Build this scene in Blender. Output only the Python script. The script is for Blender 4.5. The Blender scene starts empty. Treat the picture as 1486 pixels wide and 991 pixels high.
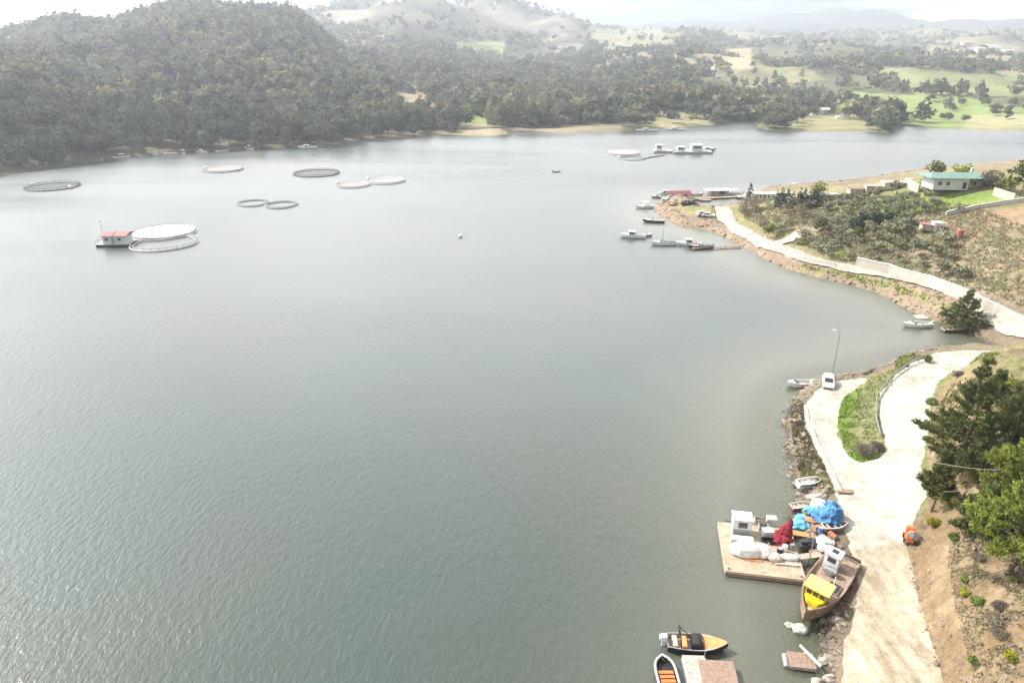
import bpy, bmesh, math, random
import numpy as np
from mathutils import Vector, Matrix, noise as mnoise
from mathutils.geometry import delaunay_2d_cdt

S = bpy.context.scene
COL = S.collection
R = math.radians
rng = np.random.default_rng(7)
random.seed(7)

# ---------------------------------------------------------------- camera model
FPX, CU, CV = 1004.0, 743.0, 495.5
PITCH = R(23.0); HCAM = 50.0
sp, cp = math.sin(PITCH), math.cos(PITCH)

def ray(u, v):
    cx = (u - CU) / FPX; cy = (CV - v) / FPX
    return np.array([cx, cp + cy * sp, -sp + cy * cp])

def flat(u, v, z=0.0):
    d = ray(u, v); t = (z - HCAM) / d[2]
    return (d[0] * t, d[1] * t)

def project(x, y, z):
    dz = z - HCAM
    dep = y * cp - dz * sp
    up = y * sp + dz * cp
    dep = np.maximum(dep, 1e-3)
    return CU + FPX * x / dep, CV - FPX * up / dep

# ---------------------------------------------------------------- numpy tools
def _hash(ix, iy, seed):
    n = (ix.astype(np.int64) * 374761393 + iy.astype(np.int64) * 668265263 + seed * 974711) & 0x7fffffff
    n = ((n ^ (n >> 13)) * 1274126177) & 0x7fffffff
    n = (n ^ (n >> 16)) & 0xffff
    return n / 65535.0

def vnoise(x, y, seed=0):
    x = np.asarray(x, float); y = np.asarray(y, float)
    ix = np.floor(x); iy = np.floor(y); fx = x - ix; fy = y - iy
    fx = fx * fx * fx * (fx * (fx * 6 - 15) + 10); fy = fy * fy * fy * (fy * (fy * 6 - 15) + 10)
    a = _hash(ix, iy, seed); b = _hash(ix + 1, iy, seed); c = _hash(ix, iy + 1, seed); d = _hash(ix + 1, iy + 1, seed)
    return (a + (b - a) * fx) * (1 - fy) + (c + (d - c) * fx) * fy

def fbm(x, y, seed=0, octv=4, gain=.5):
    s = 0; a = 1; n = 0
    for i in range(octv):
        s = s + a * (vnoise(x, y, seed + i * 17) * 2 - 1); n += a
        a *= gain; x = x * 2.03 + 11.3; y = y * 2.03 - 7.1
    return s / n

def sstep(a, b, x):
    t = np.clip((x - a) / (b - a), 0, 1)
    return t * t * (3 - 2 * t)

def inside(poly, x, y):
    x = np.asarray(x, float); y = np.asarray(y, float)
    r = np.zeros(x.shape, bool); n = len(poly)
    for i in range(n):
        x1, y1 = poly[i]; x2, y2 = poly[(i + 1) % n]
        if y1 == y2: continue
        c = ((y1 > y) != (y2 > y)) & (x < (x2 - x1) * (y - y1) / (y2 - y1) + x1)
        r ^= c
    return r

def segdist(pts, x, y, closed=True):
    x = np.asarray(x, float); y = np.asarray(y, float)
    best = np.full(x.shape, 1e18); n = len(pts)
    for i in range(n if closed else n - 1):
        x1, y1 = pts[i]; x2, y2 = pts[(i + 1) % n]
        dx, dy = x2 - x1, y2 - y1; L = dx * dx + dy * dy + 1e-12
        t = np.clip(((x - x1) * dx + (y - y1) * dy) / L, 0, 1)
        best = np.minimum(best, (x - x1 - t * dx) ** 2 + (y - y1 - t * dy) ** 2)
    return np.sqrt(best)

def sdist(poly, x, y):
    d = segdist(poly, x, y)
    return np.where(inside(poly, x, y), d, -d)

def smooth_poly(pts, it=2, closed=True):
    p = [tuple(q) for q in pts]
    for _ in range(it):
        o = []; n = len(p)
        if not closed: o.append(p[0])
        for i in range(n if closed else n - 1):
            a, b = p[i], p[(i + 1) % n]
            o += [(a[0] * .75 + b[0] * .25, a[1] * .75 + b[1] * .25), (a[0] * .25 + b[0] * .75, a[1] * .25 + b[1] * .75)]
        if not closed: o.append(p[-1])
        p = o
    return p

def px(lst, z=0.0):
    return [flat(u, v, z) for u, v in lst]

# ---------------------------------------------------------------- shore, hills, zones
near_shore_px = [(1208,1000),(1202,960),(1200,935),(1190,912),(1200,882),(1212,850),(1196,812),(1172,800),(1165,765),(1152,745),
    (1160,722),(1152,700),(1146,672),(1142,640),(1140,612),(1146,588),(1162,566),(1186,553),(1222,547),(1262,543),(1288,530),
    (1336,519),(1380,512),(1425,515),(1452,517),(1462,512),(1446,503),(1428,494),(1404,480),(1378,470),(1354,464),(1333,454),(1308,443),(1288,431),
    (1260,421),(1234,414),(1200,405),(1165,396),(1140,390),(1112,376),(1086,361),(1062,347),(1030,335),(1000,330),(976,325),(956,313),
    (950,298),(966,290),(990,286),(1004,293),(1018,303),(1040,305),(1062,302),(1082,290),(1110,281),(1160,281),(1215,279),(1262,274),
    (1312,267),(1350,262),(1420,255),(1500,242)]
NEAR = [(24, 30), (22, 5), (22, -60)][::-1]
NEAR = [(22, -60), (22, 5), (24, 30)] + smooth_poly(px(near_shore_px), 1, False) + [(420, 345), (900, 380), (900, -60)]
far_shore_px = [(-260,310),(-120,278),(0,254),(50,248),(140,235),(200,226),(300,220),(370,217),(440,215),(496,214),(501,206),(545,203),
    (582,200),(640,195),(690,197),(736,197),(745,190),(765,189),(800,193),(850,194),(930,188),(1000,185),(1060,178),(1098,177),(1102,187),(1130,190.5),
    (1200,191),(1270,190.5),(1296,195),(1301,183),(1350,186),(1420,189),(1500,190),(1600,190)]
FAR = [(-900, -60), (-520, 90)] + smooth_poly(px(far_shore_px), 1, False) + [(900, 470), (9000, 900), (9000, 9000), (-9000, 9000), (-9000, -60)]

# foot of the near hillside (right of the road)
toe_px = [(1372,1010),(1362,970),(1345,920),(1328,840),(1322,800),(1338,760),(1350,735),(1345,700),(1343,660),(1350,610),(1362,572),(1385,556),(1420,546),(1455,545),(1500,552)]
TOE = [(41, -60), (39, 20)] + px(toe_px, 2.2) + [(140, 100), (300, 100), (300, -60)]

# level control points of the near land: (pixel, height)
ctrl = [((1270,760),1.8),((1240,720),1.7),((1228,822),.75),((1236,845),1.0),((1290,900),1.9),((1290,985),2.0),((1215,900),1.1),((1190,600),1.5),((1210,555),1.25),((1180,640),1.4),((1225,690),1.7),
    ((1290,690),2.1),((1305,620),2.9),((1300,580),3.2),((1330,545),3.5),((1390,530),3.7),((1450,528),3.9),((1245,610),2.0),((1255,560),1.5),
    ((1490,492),3.2),((1430,465),2.8),((1340,412),1.9),((1260,396),1.8),((1300,404),1.8),((1180,378),2.0),((1110,350),1.9),((1050,320),1.8),((1000,310),1.4),
    ((1300,345),5.5),((1220,345),4.6),((1400,390),6.0),((1480,420),6.6),((1450,340),8.5),((1486,300),10.5),((1380,285),7.5),((1383,264),6.6),((1250,300),4.6),((1160,295),3.4),((1110,300),3.2),((1320,275),5.0),((1460,262),8.0)]
CT = [(flat(u, v, z), z) for (u, v), z in ctrl]

# far terrain: columns of (distance along view axis, picture row) turned into heights
cols = {
 -250:[(225,300),(400,118),(520,118),(900,80),(1300,70)],
 0:[(298,255),(440,108),(540,110),(900,68),(1300,70)],
 150:[(340,233),(520,125),(680,78),(850,44),(1300,75)],
 300:[(372,219),(450,160),(600,95),(850,12),(1300,70)],
 430:[(388,214),(480,168),(650,100),(900,12),(1300,60),(1800,30)],
 520:[(405,206),(500,170),(680,120),(900,92),(1250,70),(1750,0),(2600,60)],
 600:[(440,197),(560,152),(700,136),(850,115),(1150,94),(1800,-20),(2600,60)],
 700:[(450,196),(600,155),(800,130),(1100,104),(1500,62),(1900,-9),(2600,60)],
 800:[(465,192),(650,155),(850,130),(1200,100),(1600,66),(2000,18),(2800,60)],
 900:[(478,188),(650,150),(760,152),(900,112),(1080,118),(1250,82),(1450,90),(1750,58),(2000,66),(2400,46),(3600,40)],
 1000:[(495,184),(640,150),(740,150),(860,108),(1000,116),(1200,78),(1420,88),(1750,58),(2100,68),(2600,46),(3000,52),(3600,32)],
 1100:[(520,178),(640,154),(720,152),(840,118),(940,122),(1100,94),(1250,98),(1500,74),(1750,80),(2150,58),(2500,64),(2900,48),(3600,26)],
 1200:[(522,178),(640,160),(740,138),(860,130),(980,104),(1120,110),(1350,80),(1600,86),(1950,62),(2300,68),(2900,48),(3200,52),(3600,12)],
 1350:[(500,184),(640,156),(800,126),(960,104),(1080,108),(1350,84),(1600,90),(1900,62),(2300,70),(2800,46),(3100,52),(3600,24)],
 1500:[(470,190),(640,152),(800,120),(1000,100),(1120,106),(1400,80),(1650,86),(2100,56),(2500,62),(3000,42),(3600,12)],
 1750:[(470,190),(640,152),(800,120),(1000,104),(1400,86),(2200,62),(3000,46),(3600,14)],
}
YS = np.concatenate([np.linspace(180, 1000, 60), np.linspace(1020, 4000, 70)])
ccols, tab = [], []
for u in sorted(cols):
    pts = cols[u]; ys = []; zs = []
    for y, v in pts:
        d = ray(u, v); ys.append(y); zs.append(HCAM + y * d[2] / d[1])
    zs[0] = 0.5
    ys.append(4200); zs.append(max(zs[-1] * .8, 60))
    z = np.interp(YS, ys, zs)
    k = np.array([1, 2, 3, 2, 1.]); k /= k.sum()
    z = np.convolve(np.pad(z, 2, mode='edge'), k, 'valid')
    ccols.append((u - CU) / FPX / 1.06); tab.append(z)
ccols = np.array(ccols); tab = np.array(tab)

def far_height(x, y):
    a = np.clip(x / np.maximum(y, 50), ccols[0], ccols[-1])
    yy = np.clip(y, YS[0], YS[-1])
    i = np.clip(np.searchsorted(ccols, a) - 1, 0, len(ccols) - 2)
    t = (a - ccols[i]) / (ccols[i + 1] - ccols[i]); t = t * t * (3 - 2 * t)
    j = np.clip(np.searchsorted(YS, yy) - 1, 0, len(YS) - 2)
    s = (yy - YS[j]) / (YS[j + 1] - YS[j])
    z = (tab[i, j] * (1 - s) + tab[i, j + 1] * s) * (1 - t) + (tab[i + 1, j] * (1 - s) + tab[i + 1, j + 1] * s) * t
    amp = np.clip((y - 330) / 450, 0, 1)
    rid = 1 - np.abs(fbm(x / 330, y / 330, 3, 4))
    z = z + amp * (20 * fbm(x / 140, y / 140, 5, 4) + 34 * (rid - .72) * np.clip((y - 450) / 800, 0, 1.3))
    return z

def height(x, y):
    x = np.asarray(x, float); y = np.asarray(y, float)
    shp = x.shape; x = x.ravel(); y = y.ravel()
    h = np.full(x.shape, -4.0)
    m = y < 420
    mn = m & (x > 0)
    if mn.any():
        X, Y = x[mn], y[mn]
        d = sdist(NEAR, X, Y)
        d = d + .55 * fbm(X / 3.5, Y / 3.5, 21, 3) + (.8 * fbm(X / 11, Y / 11, 22, 2)) * (Y > 60)
        wsum = 0; zsum = 0
        for (cx, cy), z in CT:
            w = 1 / (((X - cx) ** 2 + (Y - cy) ** 2) / (10 + .05 * Y) ** 2 + .15) ** 1.5
            wsum = wsum + w; zsum = zsum + w * z
        T = zsum / wsum
        wid = np.where(Y > 125, 4.6, 3.2)
        land = T * sstep(-.3, 1, d / wid)
        land = land + .10 * fbm(X / 2.2, Y / 2.2, 31, 3) * sstep(0, 2, d) * (1 - ROADMASK(X, Y))
        e = sdist(TOE, X, Y)
        hill = np.where(e > 0, 5.2 * (1 - np.exp(-np.maximum(e, 0) / 2.8)) + .36 * np.maximum(e, 0) - .0012 * np.maximum(e, 0) ** 2, 0)
        gul = 1 - np.abs(fbm(X / 5 + .6 * Y / 9, Y / 7, 41, 4))
        hill = hill + np.where(e > 0, sstep(.3, 3.0, e) * (2.3 * (gul - .7) + .55 * fbm(X / 1.1, Y / 1.1, 44, 4)), 0)
        under = np.maximum(-3.0, d * .28)
        h[mn] = np.where(d > -.3, np.maximum(land + hill, under), under)
    mf = (y > 60) & ((y > 380) | (x < 0)) | (x < -250)
    if mf.any():
        X, Y = x[mf], y[mf]
        d = sdist(FAR, X, Y)
        d = d + 3.0 * fbm(X / 26, Y / 26, 51, 3)
        fh = np.maximum(far_height(X, Y), .8)
        w = sstep(0, 1, d / 24.0)
        bank = 1.3 * sstep(-1, 5, d)
        z = np.where(d > -1, bank + w * np.maximum(fh - 1.3, 0.), np.maximum(-4, d * .3))
        # the wooded point on the right keeps low
        h[mf] = np.maximum(h[mf], z)
    return h.reshape(shp)

road_px = [(1215,1010),(1222,985),(1226,940),(1240,885),(1250,838),(1244,800),(1230,775),(1224,742),(1213,712),(1196,672),(1180,640),(1167,608),(1167,588),(1182,566),(1197,556),
    (1226,549),(1264,546),(1248,560),(1227,573),(1216,596),(1214,622),(1223,652),(1241,671),(1264,674),(1281,667),(1283,650),(1277,630),(1271,605),(1273,581),(1291,556),
    (1321,533),(1350,524),(1400,520),(1448,522),(1490,524),(1490,538),(1442,536),(1402,546),(1367,556),(1352,576),(1345,602),(1341,642),(1332,690),(1336,720),(1340,742),(1326,762),(1314,790),
    (1325,832),(1341,902),(1358,960),(1367,1000)]
def roadz(v): return 1.9
ROAD1 = [(27.5, 20)] + px(road_px, 2.0) + [(38.5, 20)]
ROAD1 = smooth_poly(ROAD1, 2)
road2_px = [(1520,502),(1480,485),(1440,466),(1400,444),(1350,416),(1305,401),(1240,390),(1180,378),(1130,360),(1092,342),(1064,327),(1050,314),(1042,305)]
R2C = smooth_poly(px(road2_px, 2.2), 2, False)
drive_px = [(1108,355),(1128,353),(1150,349),(1166,346)]
R3C = smooth_poly(px(drive_px, 2.2), 1, False)
def ribbon(c, w):
    L = []; Rr = []
    for i, p in enumerate(c):
        a = c[max(i - 1, 0)]; b = c[min(i + 1, len(c) - 1)]
        dx, dy = b[0] - a[0], b[1] - a[1]; l = math.hypot(dx, dy)
        ww = w * (1 + .10 * math.sin(i * 1.3))
        L.append((p[0] - dy / l * ww, p[1] + dx / l * ww)); Rr.append((p[0] + dy / l * ww, p[1] - dx / l * ww))
    return L + Rr[::-1]
ROAD2 = ribbon(R2C, 2.2); ROAD3 = ribbon(R3C, 1.9)

def ROADMASK(X, Y):
    r = np.zeros(np.shape(X))
    m = Y < 135
    if m.any(): r[m] = sstep(-.4, .6, sdist(ROAD1, X[m], Y[m]))
    m = Y > 104
    if m.any(): r[m] = np.maximum(r[m], np.maximum(sstep(3.2, 2.2, segdist(R2C, X[m], Y[m], False)), sstep(3.2, 2.2, segdist(R3C, X[m], Y[m], False))))
    return r

def hz(x, y):
    return float(height(np.array([x]), np.array([y]))[0])

def P(u, v, lift=0.0):
    """where the sight line of a picture point meets the terrain (or the water)"""
    d = ray(u, v)
    ts = np.concatenate([np.linspace(40, 420, 1200), np.linspace(421, 3500, 2500)])
    x, y, z = d[0] * ts, d[1] * ts, HCAM + d[2] * ts
    h = np.maximum(height(x, y), 0) - z
    k = np.argmax(h > 0)
    if not (h > 0).any(): k = len(ts) - 1
    a, b = h[k - 1], h[k]; f = -a / (b - a) if k > 0 and b != a else 0
    t = ts[k - 1] + (ts[k] - ts[k - 1]) * f
    return Vector((d[0] * t, d[1] * t, HCAM + d[2] * t + lift))

def W(u, v, z=0.0):
    x, y = flat(u, v, z)
    return Vector((x, y, z))

def heading(a, b):
    return math.atan2(b.y - a.y, b.x - a.x)

# ---------------------------------------------------------------- materials
def nt(m):
    m.use_nodes = True
    t = m.node_tree; t.nodes.clear()
    return t, t.nodes, t.links

def mat(name, col, rough=.8, var=.18, scale=2.5, bump=.0, metal=0., spec=.3, dirt=None):
    m = bpy.data.materials.new(name); t, N, L = nt(m)
    o = N.new('ShaderNodeOutputMaterial'); b = N.new('ShaderNodeBsdfPrincipled')
    b.inputs['Roughness'].default_value = rough; b.inputs['Metallic'].default_value = metal
    b.inputs['Specular IOR Level'].default_value = spec
    tc = N.new('ShaderNodeTexCoord'); n = N.new('ShaderNodeTexNoise'); n.inputs['Scale'].default_value = scale
    n.inputs['Detail'].default_value = 6; n.inputs['Roughness'].default_value = .65
    L.new(tc.outputs['Object'], n.inputs['Vector'])
    r = N.new('ShaderNodeValToRGB'); r.color_ramp.elements[0].position = .3; r.color_ramp.elements[1].position = .72
    lo = dirt if dirt else tuple(c * (1 - var * 1.6) for c in col)
    r.color_ramp.elements[0].color = (*lo, 1); r.color_ramp.elements[1].color = (*[min(c * (1 + var), .9) for c in col], 1)
    e = r.color_ramp.elements.new(.5); e.color = (*col, 1)
    L.new(n.outputs['Fac'], r.inputs['Fac']); L.new(r.outputs['Color'], b.inputs['Base Color'])
    if bump:
        n2 = N.new('ShaderNodeTexNoise'); n2.inputs['Scale'].default_value = scale * 5; n2.inputs['Detail'].default_value = 4
        L.new(tc.outputs['Object'], n2.inputs['Vector'])
        bp = N.new('ShaderNodeBump'); bp.inputs['Strength'].default_value = .8; bp.inputs['Distance'].default_value = bump
        L.new(n2.outputs['Fac'], bp.inputs['Height']); L.new(bp.outputs['Normal'], b.inputs['Normal'])
    L.new(b.outputs['BSDF'], o.inputs['Surface'])
    return m

def foliage_mat(name, col, vary=.35, hue=.03, attr=None, trans=.25):
    m = bpy.data.materials.new(name); t, N, L = nt(m)
    o = N.new('ShaderNodeOutputMaterial'); d = N.new('ShaderNodeBsdfDiffuse'); tr = N.new('ShaderNodeBsdfTranslucent'); mx = N.new('ShaderNodeMixShader')
    mx.inputs[0].default_value = trans
    hs = N.new('ShaderNodeHueSaturation')
    at = N.new('ShaderNodeAttribute'); at.attribute_name = 'tint'
    oi = N.new('ShaderNodeObjectInfo')
    v1 = N.new('ShaderNodeMath'); v1.operation = 'MULTIPLY_ADD'; v1.inputs[1].default_value = vary * 1.6; v1.inputs[2].default_value = 1 - vary * .8
    L.new(at.outputs['Fac'], v1.inputs[0])
    v2 = N.new('ShaderNodeMath'); v2.operation = 'MULTIPLY_ADD'; v2.inputs[1].default_value = .4; v2.inputs[2].default_value = .8
    L.new(oi.outputs['Random'], v2.inputs[0])
    v3 = N.new('ShaderNodeMath'); v3.operation = 'MULTIPLY'; L.new(v1.outputs[0], v3.inputs[0]); L.new(v2.outputs[0], v3.inputs[1])
    h1 = N.new('ShaderNodeMath'); h1.operation = 'MULTIPLY_ADD'; h1.inputs[1].default_value = hue * 2; h1.inputs[2].default_value = .5 - hue
    L.new(oi.outputs['Random'], h1.inputs[0]); L.new(h1.outputs[0], hs.inputs['Hue'])
    L.new(v3.outputs[0], hs.inputs['Value'])
    if attr:
        a2 = N.new('ShaderNodeAttribute'); a2.attribute_name = attr; L.new(a2.outputs['Color'], hs.inputs['Color'])
    else:
        hs.inputs['Color'].default_value = (*col, 1)
    L.new(hs.outputs[0], d.inputs['Color']); L.new(hs.outputs[0], tr.inputs['Color'])
    L.new(d.outputs[0], mx.inputs[1]); L.new(tr.outputs[0], mx.inputs[2]); L.new(mx.outputs[0], o.inputs['Surface'])
    return m

M = {}
def addm(k, *a, **kw): M[k] = mat(k, *a, **kw)
addm('white_paint', (.62,.62,.60), .45, .06, 3, dirt=(.5,.47,.42), spec=.5)
addm('white_plastic', (.68,.68,.66), .4, .05, 3, spec=.5)
addm('grey_paint', (.30,.31,.31), .55, .15, 3)
addm('dark', (.025,.025,.028), .5, .3, 4)
addm('black_rubber', (.02,.02,.022), .6, .2, 4)
addm('glass', (.02,.03,.035), .08, .1, 2, spec=.8)
addm('wood_grey', (.36,.30,.24), .85, .22, 3, .01, dirt=(.2,.16,.12))
addm('wood_brown', (.24,.17,.13), .85, .25, 3, .01, dirt=(.17,.11,.08))
addm('wood_pale', (.40,.355,.29), .85, .2, 3, .01, dirt=(.24,.20,.15))
addm('wood_orange', (.55,.24,.09), .7, .2, 3, .01)
addm('deck_tan', (.34,.275,.195), .85, .2, 1.5, .01, dirt=(.22,.165,.11))
addm('hull_brown', (.23,.16,.115), .75, .3, 2.5, .01, dirt=(.12,.065,.04))
addm('deck_brown', (.27,.20,.16), .85, .25, 2, .01, dirt=(.14,.09,.065))
addm('yellow_paint', (.70,.50,.02), .5, .12, 3, dirt=(.45,.28,.03))
addm('pale_yellow', (.62,.54,.14), .55, .1, 2)
addm('orange_paint', (.72,.16,.04), .5, .15, 3)
addm('maroon', (.17,.04,.05), .6, .2, 1)
addm('red_paint', (.34,.13,.115), .5, .15, 2)
addm('red_net', (.30,.03,.045), .95, .6, 9, .14, dirt=(.05,.008,.012))
addm('blue_net', (.10,.27,.52), .95, .4, 6, .14, dirt=(.02,.08,.28))
addm('cyan_net', (.14,.44,.66), .95, .35, 4, .1, dirt=(.05,.2,.36))
addm('blue_paint', (.06,.13,.34), .5, .15, 3)
addm('bag_white', (.70,.69,.66), .75, .06, 2.5, .05, dirt=(.68,.64,.56))
addm('bag_cream', (.52,.46,.37), .8, .12, 2.5, .05, dirt=(.5,.4,.28))
addm('metal', (.35,.36,.37), .45, .2, 4, metal=.7)
addm('rust', (.28,.12,.06), .85, .35, 4, .02)
addm('stone', (.32,.29,.245), .9, .25, 1.2, .05, dirt=(.26,.22,.17))
addm('stone_white', (.48,.46,.42), .85, .12, 2, .03)
addm('wall_pale', (.40,.37,.32), .9, .16, .8, .03, dirt=(.33,.29,.23))
addm('wall_cream', (.50,.46,.34), .85, .12, 1)
addm('plaster', (.56,.56,.54), .8, .07, .8)
addm('roof_green', (.11,.19,.16), .5, .2, .6)
addm('concrete', (.46,.44,.40), .9, .15, 1.5, .01)
addm('bark', (.14,.10,.07), .95, .3, 4, .05)
addm('bark_light', (.22,.18,.14), .95, .3, 4, .04)
addm('rock', (.19,.16,.125), .9, .55, .25, .06)
addm('faded_red', (.30,.13,.125), .7, .25, .6, dirt=(.2,.1,.09))
addm('tyre', (.02,.02,.02), .8, .2, 5)
addm('lamp_red', (.5,.02,.02), .3, .1, 5)
addm('lamp_clear', (.7,.7,.7), .2, .05, 5)
addm('pipe_grey', (.26,.26,.25), .6, .15, .5)
addm('pipe_white', (.36,.36,.35), .55, .12, .4)
addm('pipe_dark', (.10,.10,.10), .6, .2, .5)
addm('tarp_grey', (.42,.42,.42), .8, .15, 2, .03)
addm('rope', (.45,.42,.36), .9, .1, 5)
addm('cardboard', (.42,.28,.17), .9, .2, 4)
M['pine'] = foliage_mat('pine_needles', (.11,.13,.045), .5, .02)
M['pine_dark'] = foliage_mat('dark_pine_needles', (.095,.105,.038), .55, .02)
M['pine_bright'] = foliage_mat('bright_pine_needles', (.20,.235,.05), .45, .015)
M['bush_yellow'] = foliage_mat('yellow_bush_leaves', (.26,.26,.03), .35, .02)
M['bush_green'] = foliage_mat('green_bush_leaves', (.13,.16,.045), .4, .03)
M['bush_dry'] = foliage_mat('dry_bush_twigs', (.20,.17,.13), .4, .02)
M['olive'] = foliage_mat('orchard_leaves', (.20,.20,.125), .4, .03)
M['olive_dry'] = foliage_mat('bare_orchard_twigs', (.225,.195,.14), .35, .02)
M['cypress'] = foliage_mat('cypress_leaves', (.055,.085,.06), .4, .02)
M['far_tree'] = foliage_mat('far_tree_leaves', (.108,.118,.070), .5, .03)
M['forest'] = foliage_mat('forest_leaves', (.08,.1,.04), .5, .0, attr='col', trans=.35)
M['grass'] = foliage_mat('grass_blades', (.17,.22,.05), .45, .0, attr='col', trans=.3)
M['spring_tree'] = foliage_mat('spring_leaves', (.27,.29,.08), .3, .02)
# ---------------------------------------------------------------- object helpers
def tag(o, label=None, cat=None, group=None, kind=None):
    if label: o['label'] = label
    if cat: o['category'] = cat
    if group: o['group'] = group
    if kind: o['kind'] = kind
    return o

def thing(name, label, cat, loc=(0, 0, 0), rz=0, group=None, rx=0, ry=0):
    o = bpy.data.objects.new(name, None); COL.objects.link(o)
    o.location = loc; o.rotation_euler = (rx, ry, rz); o.empty_display_size = .2
    return tag(o, label, cat, group)

def link(name, me, parent=None):
    o = bpy.data.objects.new(name, me); COL.objects.link(o)
    if parent: o.parent = parent
    return o

def mesh_np(name, V, F, mats, midx=None, smooth=False, attrs=None):
    """V (n,3); F (m,k) all the same size"""
    me = bpy.data.meshes.new(name); V = np.asarray(V, np.float32); F = np.asarray(F, np.int32)
    m, k = F.shape
    me.vertices.add(len(V)); me.vertices.foreach_set('co', V.ravel())
    me.loops.add(m * k); me.loops.foreach_set('vertex_index', F.ravel())
    me.polygons.add(m); me.polygons.foreach_set('loop_start', np.arange(0, m * k, k, dtype=np.int32))
    for mm in mats: me.materials.append(mm)
    if midx is not None: me.polygons.foreach_set('material_index', np.asarray(midx, np.int32))
    me.polygons.foreach_set('use_smooth', np.full(m, smooth))
    for an, (typ, dom, data) in (attrs or {}).items():
        a = me.attributes.new(an, typ, dom)
        a.data.foreach_set('color' if typ == 'FLOAT_COLOR' else 'value', np.asarray(data, np.float32).ravel())
    me.update(calc_edges=True)
    return me

class MB:
    def __init__(s): s.v = []; s.f = []
    def add(s, vs, fs, T=None):
        b = len(s.v)
        s.v += [tuple(T @ Vector(p)) if T is not None else tuple(p) for p in vs]
        s.f += [tuple(b + i for i in f) for f in fs]
        return s
    def box(s, c, d, rz=0, rx=0, ry=0, bev=0):
        x, y, z = d[0] / 2, d[1] / 2, d[2] / 2
        T = Matrix.Translation(c) @ Matrix.Rotation(rz, 4, 'Z') @ Matrix.Rotation(ry, 4, 'Y') @ Matrix.Rotation(rx, 4, 'X')
        if bev <= 0:
            vs = [(-x,-y,-z),(x,-y,-z),(x,y,-z),(-x,y,-z),(-x,-y,z),(x,-y,z),(x,y,z),(-x,y,z)]
            return s.add(vs, [(3,2,1,0),(4,5,6,7),(0,1,5,4),(1,2,6,5),(2,3,7,6),(3,0,4,7)], T)
        bm = bmesh.new(); bmesh.ops.create_cube(bm, size=1); bmesh.ops.scale(bm, vec=d, verts=bm.verts)
        bmesh.ops.bevel(bm, geom=bm.edges[:], offset=bev, segments=2, affect='EDGES')
        bm.verts.index_update()
        s.add([v.co.copy() for v in bm.verts], [[v.index for v in f.verts] for f in bm.faces], T); bm.free()
        return s
    def tube(s, pts, r, n=8, cap=True, closed=False):
        pts = [Vector(p) for p in pts]; rs = r if isinstance(r, (list, tuple)) else [r] * len(pts)
        vs = []; fs = []; m = len(pts)
        for i, p in enumerate(pts):
            if closed: d = pts[(i + 1) % m] - pts[i - 1]
            else: d = pts[min(i + 1, m - 1)] - pts[max(i - 1, 0)]
            d.normalize()
            a = Vector((0, 0, 1)) if abs(d.z) < .9 else Vector((1, 0, 0))
            u = d.cross(a).normalized(); w = d.cross(u)
            for k in range(n):
                t = 2 * math.pi * k / n
                vs.append(p + (u * math.cos(t) + w * math.sin(t)) * rs[i])
        for i in range(m if closed else m - 1):
            j = (i + 1) % m
            for k in range(n):
                fs.append((i * n + k, i * n + (k + 1) % n, j * n + (k + 1) % n, j * n + k))
        if cap and not closed:
            fs.append(tuple(range(n - 1, -1, -1))); fs.append(tuple((m - 1) * n + k for k in range(n)))
        return s.add(vs, fs)
    def prism(s, poly, z0, z1, T=None):
        n = len(poly)
        vs = [(x, y, z0) for x, y in poly] + [(x, y, z1) for x, y in poly]
        fs = [tuple(range(n - 1, -1, -1)), tuple(range(n, 2 * n))] + [(i, (i + 1) % n, n + (i + 1) % n, n + i) for i in range(n)]
        return s.add(vs, fs, T)
    def loft(s, secs, closed=False, caps=False):
        n = len(secs[0]); vs = [p for q in secs for p in q]; fs = []
        for i in range(len(secs) - 1):
            for k in range(n if closed else n - 1):
                fs.append((i * n + k, i * n + (k + 1) % n, (i + 1) * n + (k + 1) % n, (i + 1) * n + k))
        if caps:
            fs.append(tuple(range(n - 1, -1, -1))); fs.append(tuple((len(secs) - 1) * n + k for k in range(n)))
        return s.add(vs, fs)
    def lump(s, c, d, seed=0, sub=3, amp=.25, freq=1.5, flat_base=True, rz=0):
        bm = bmesh.new(); bmesh.ops.create_icosphere(bm, subdivisions=sub, radius=1)
        off = Vector((seed * 3.7, seed * 1.3, seed * 7.1))
        for v in bm.verts:
            k = 1 + amp * (mnoise.fractal(v.co * freq + off, 1.0, 2.0, 4))
            v.co *= k
            if flat_base and v.co.z < -.25: v.co.z = -.25 + (v.co.z + .25) * .1
        T = Matrix.Translation(c) @ Matrix.Rotation(rz, 4, 'Z') @ Matrix.Diagonal((d[0] / 2, d[1] / 2, d[2] / 2, 1))
        bm.verts.index_update()
        s.add([v.co.copy() for v in bm.verts], [[v.index for v in f.verts] for f in bm.faces], T); bm.free()
        return s
    def build(s, name, m, parent=None, smooth=False):
        me = bpy.data.meshes.new(name); me.from_pydata(s.v, [], s.f)
        me.materials.append(M[m] if isinstance(m, str) else m)
        if smooth: me.polygons.foreach_set('use_smooth', [True] * len(me.polygons))
        me.update()
        return link(name, me, parent)

def kids(o): return [c for c in bpy.data.objects if c.parent == o]
_kidcache = {}
def copy_tree(o, loc=None, rz=None, label=None, parent=None):
    if o.name not in _kidcache: _kidcache[o.name] = kids(o)
    c = o.copy(); COL.objects.link(c)
    if parent: c.parent = parent
    for k in _kidcache[o.name]: copy_tree(k, parent=c)
    if loc is not None: c.location = loc
    if rz is not None: c.rotation_euler = (o.rotation_euler[0], o.rotation_euler[1], rz)
    if label: c['label'] = label
    return c

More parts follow.
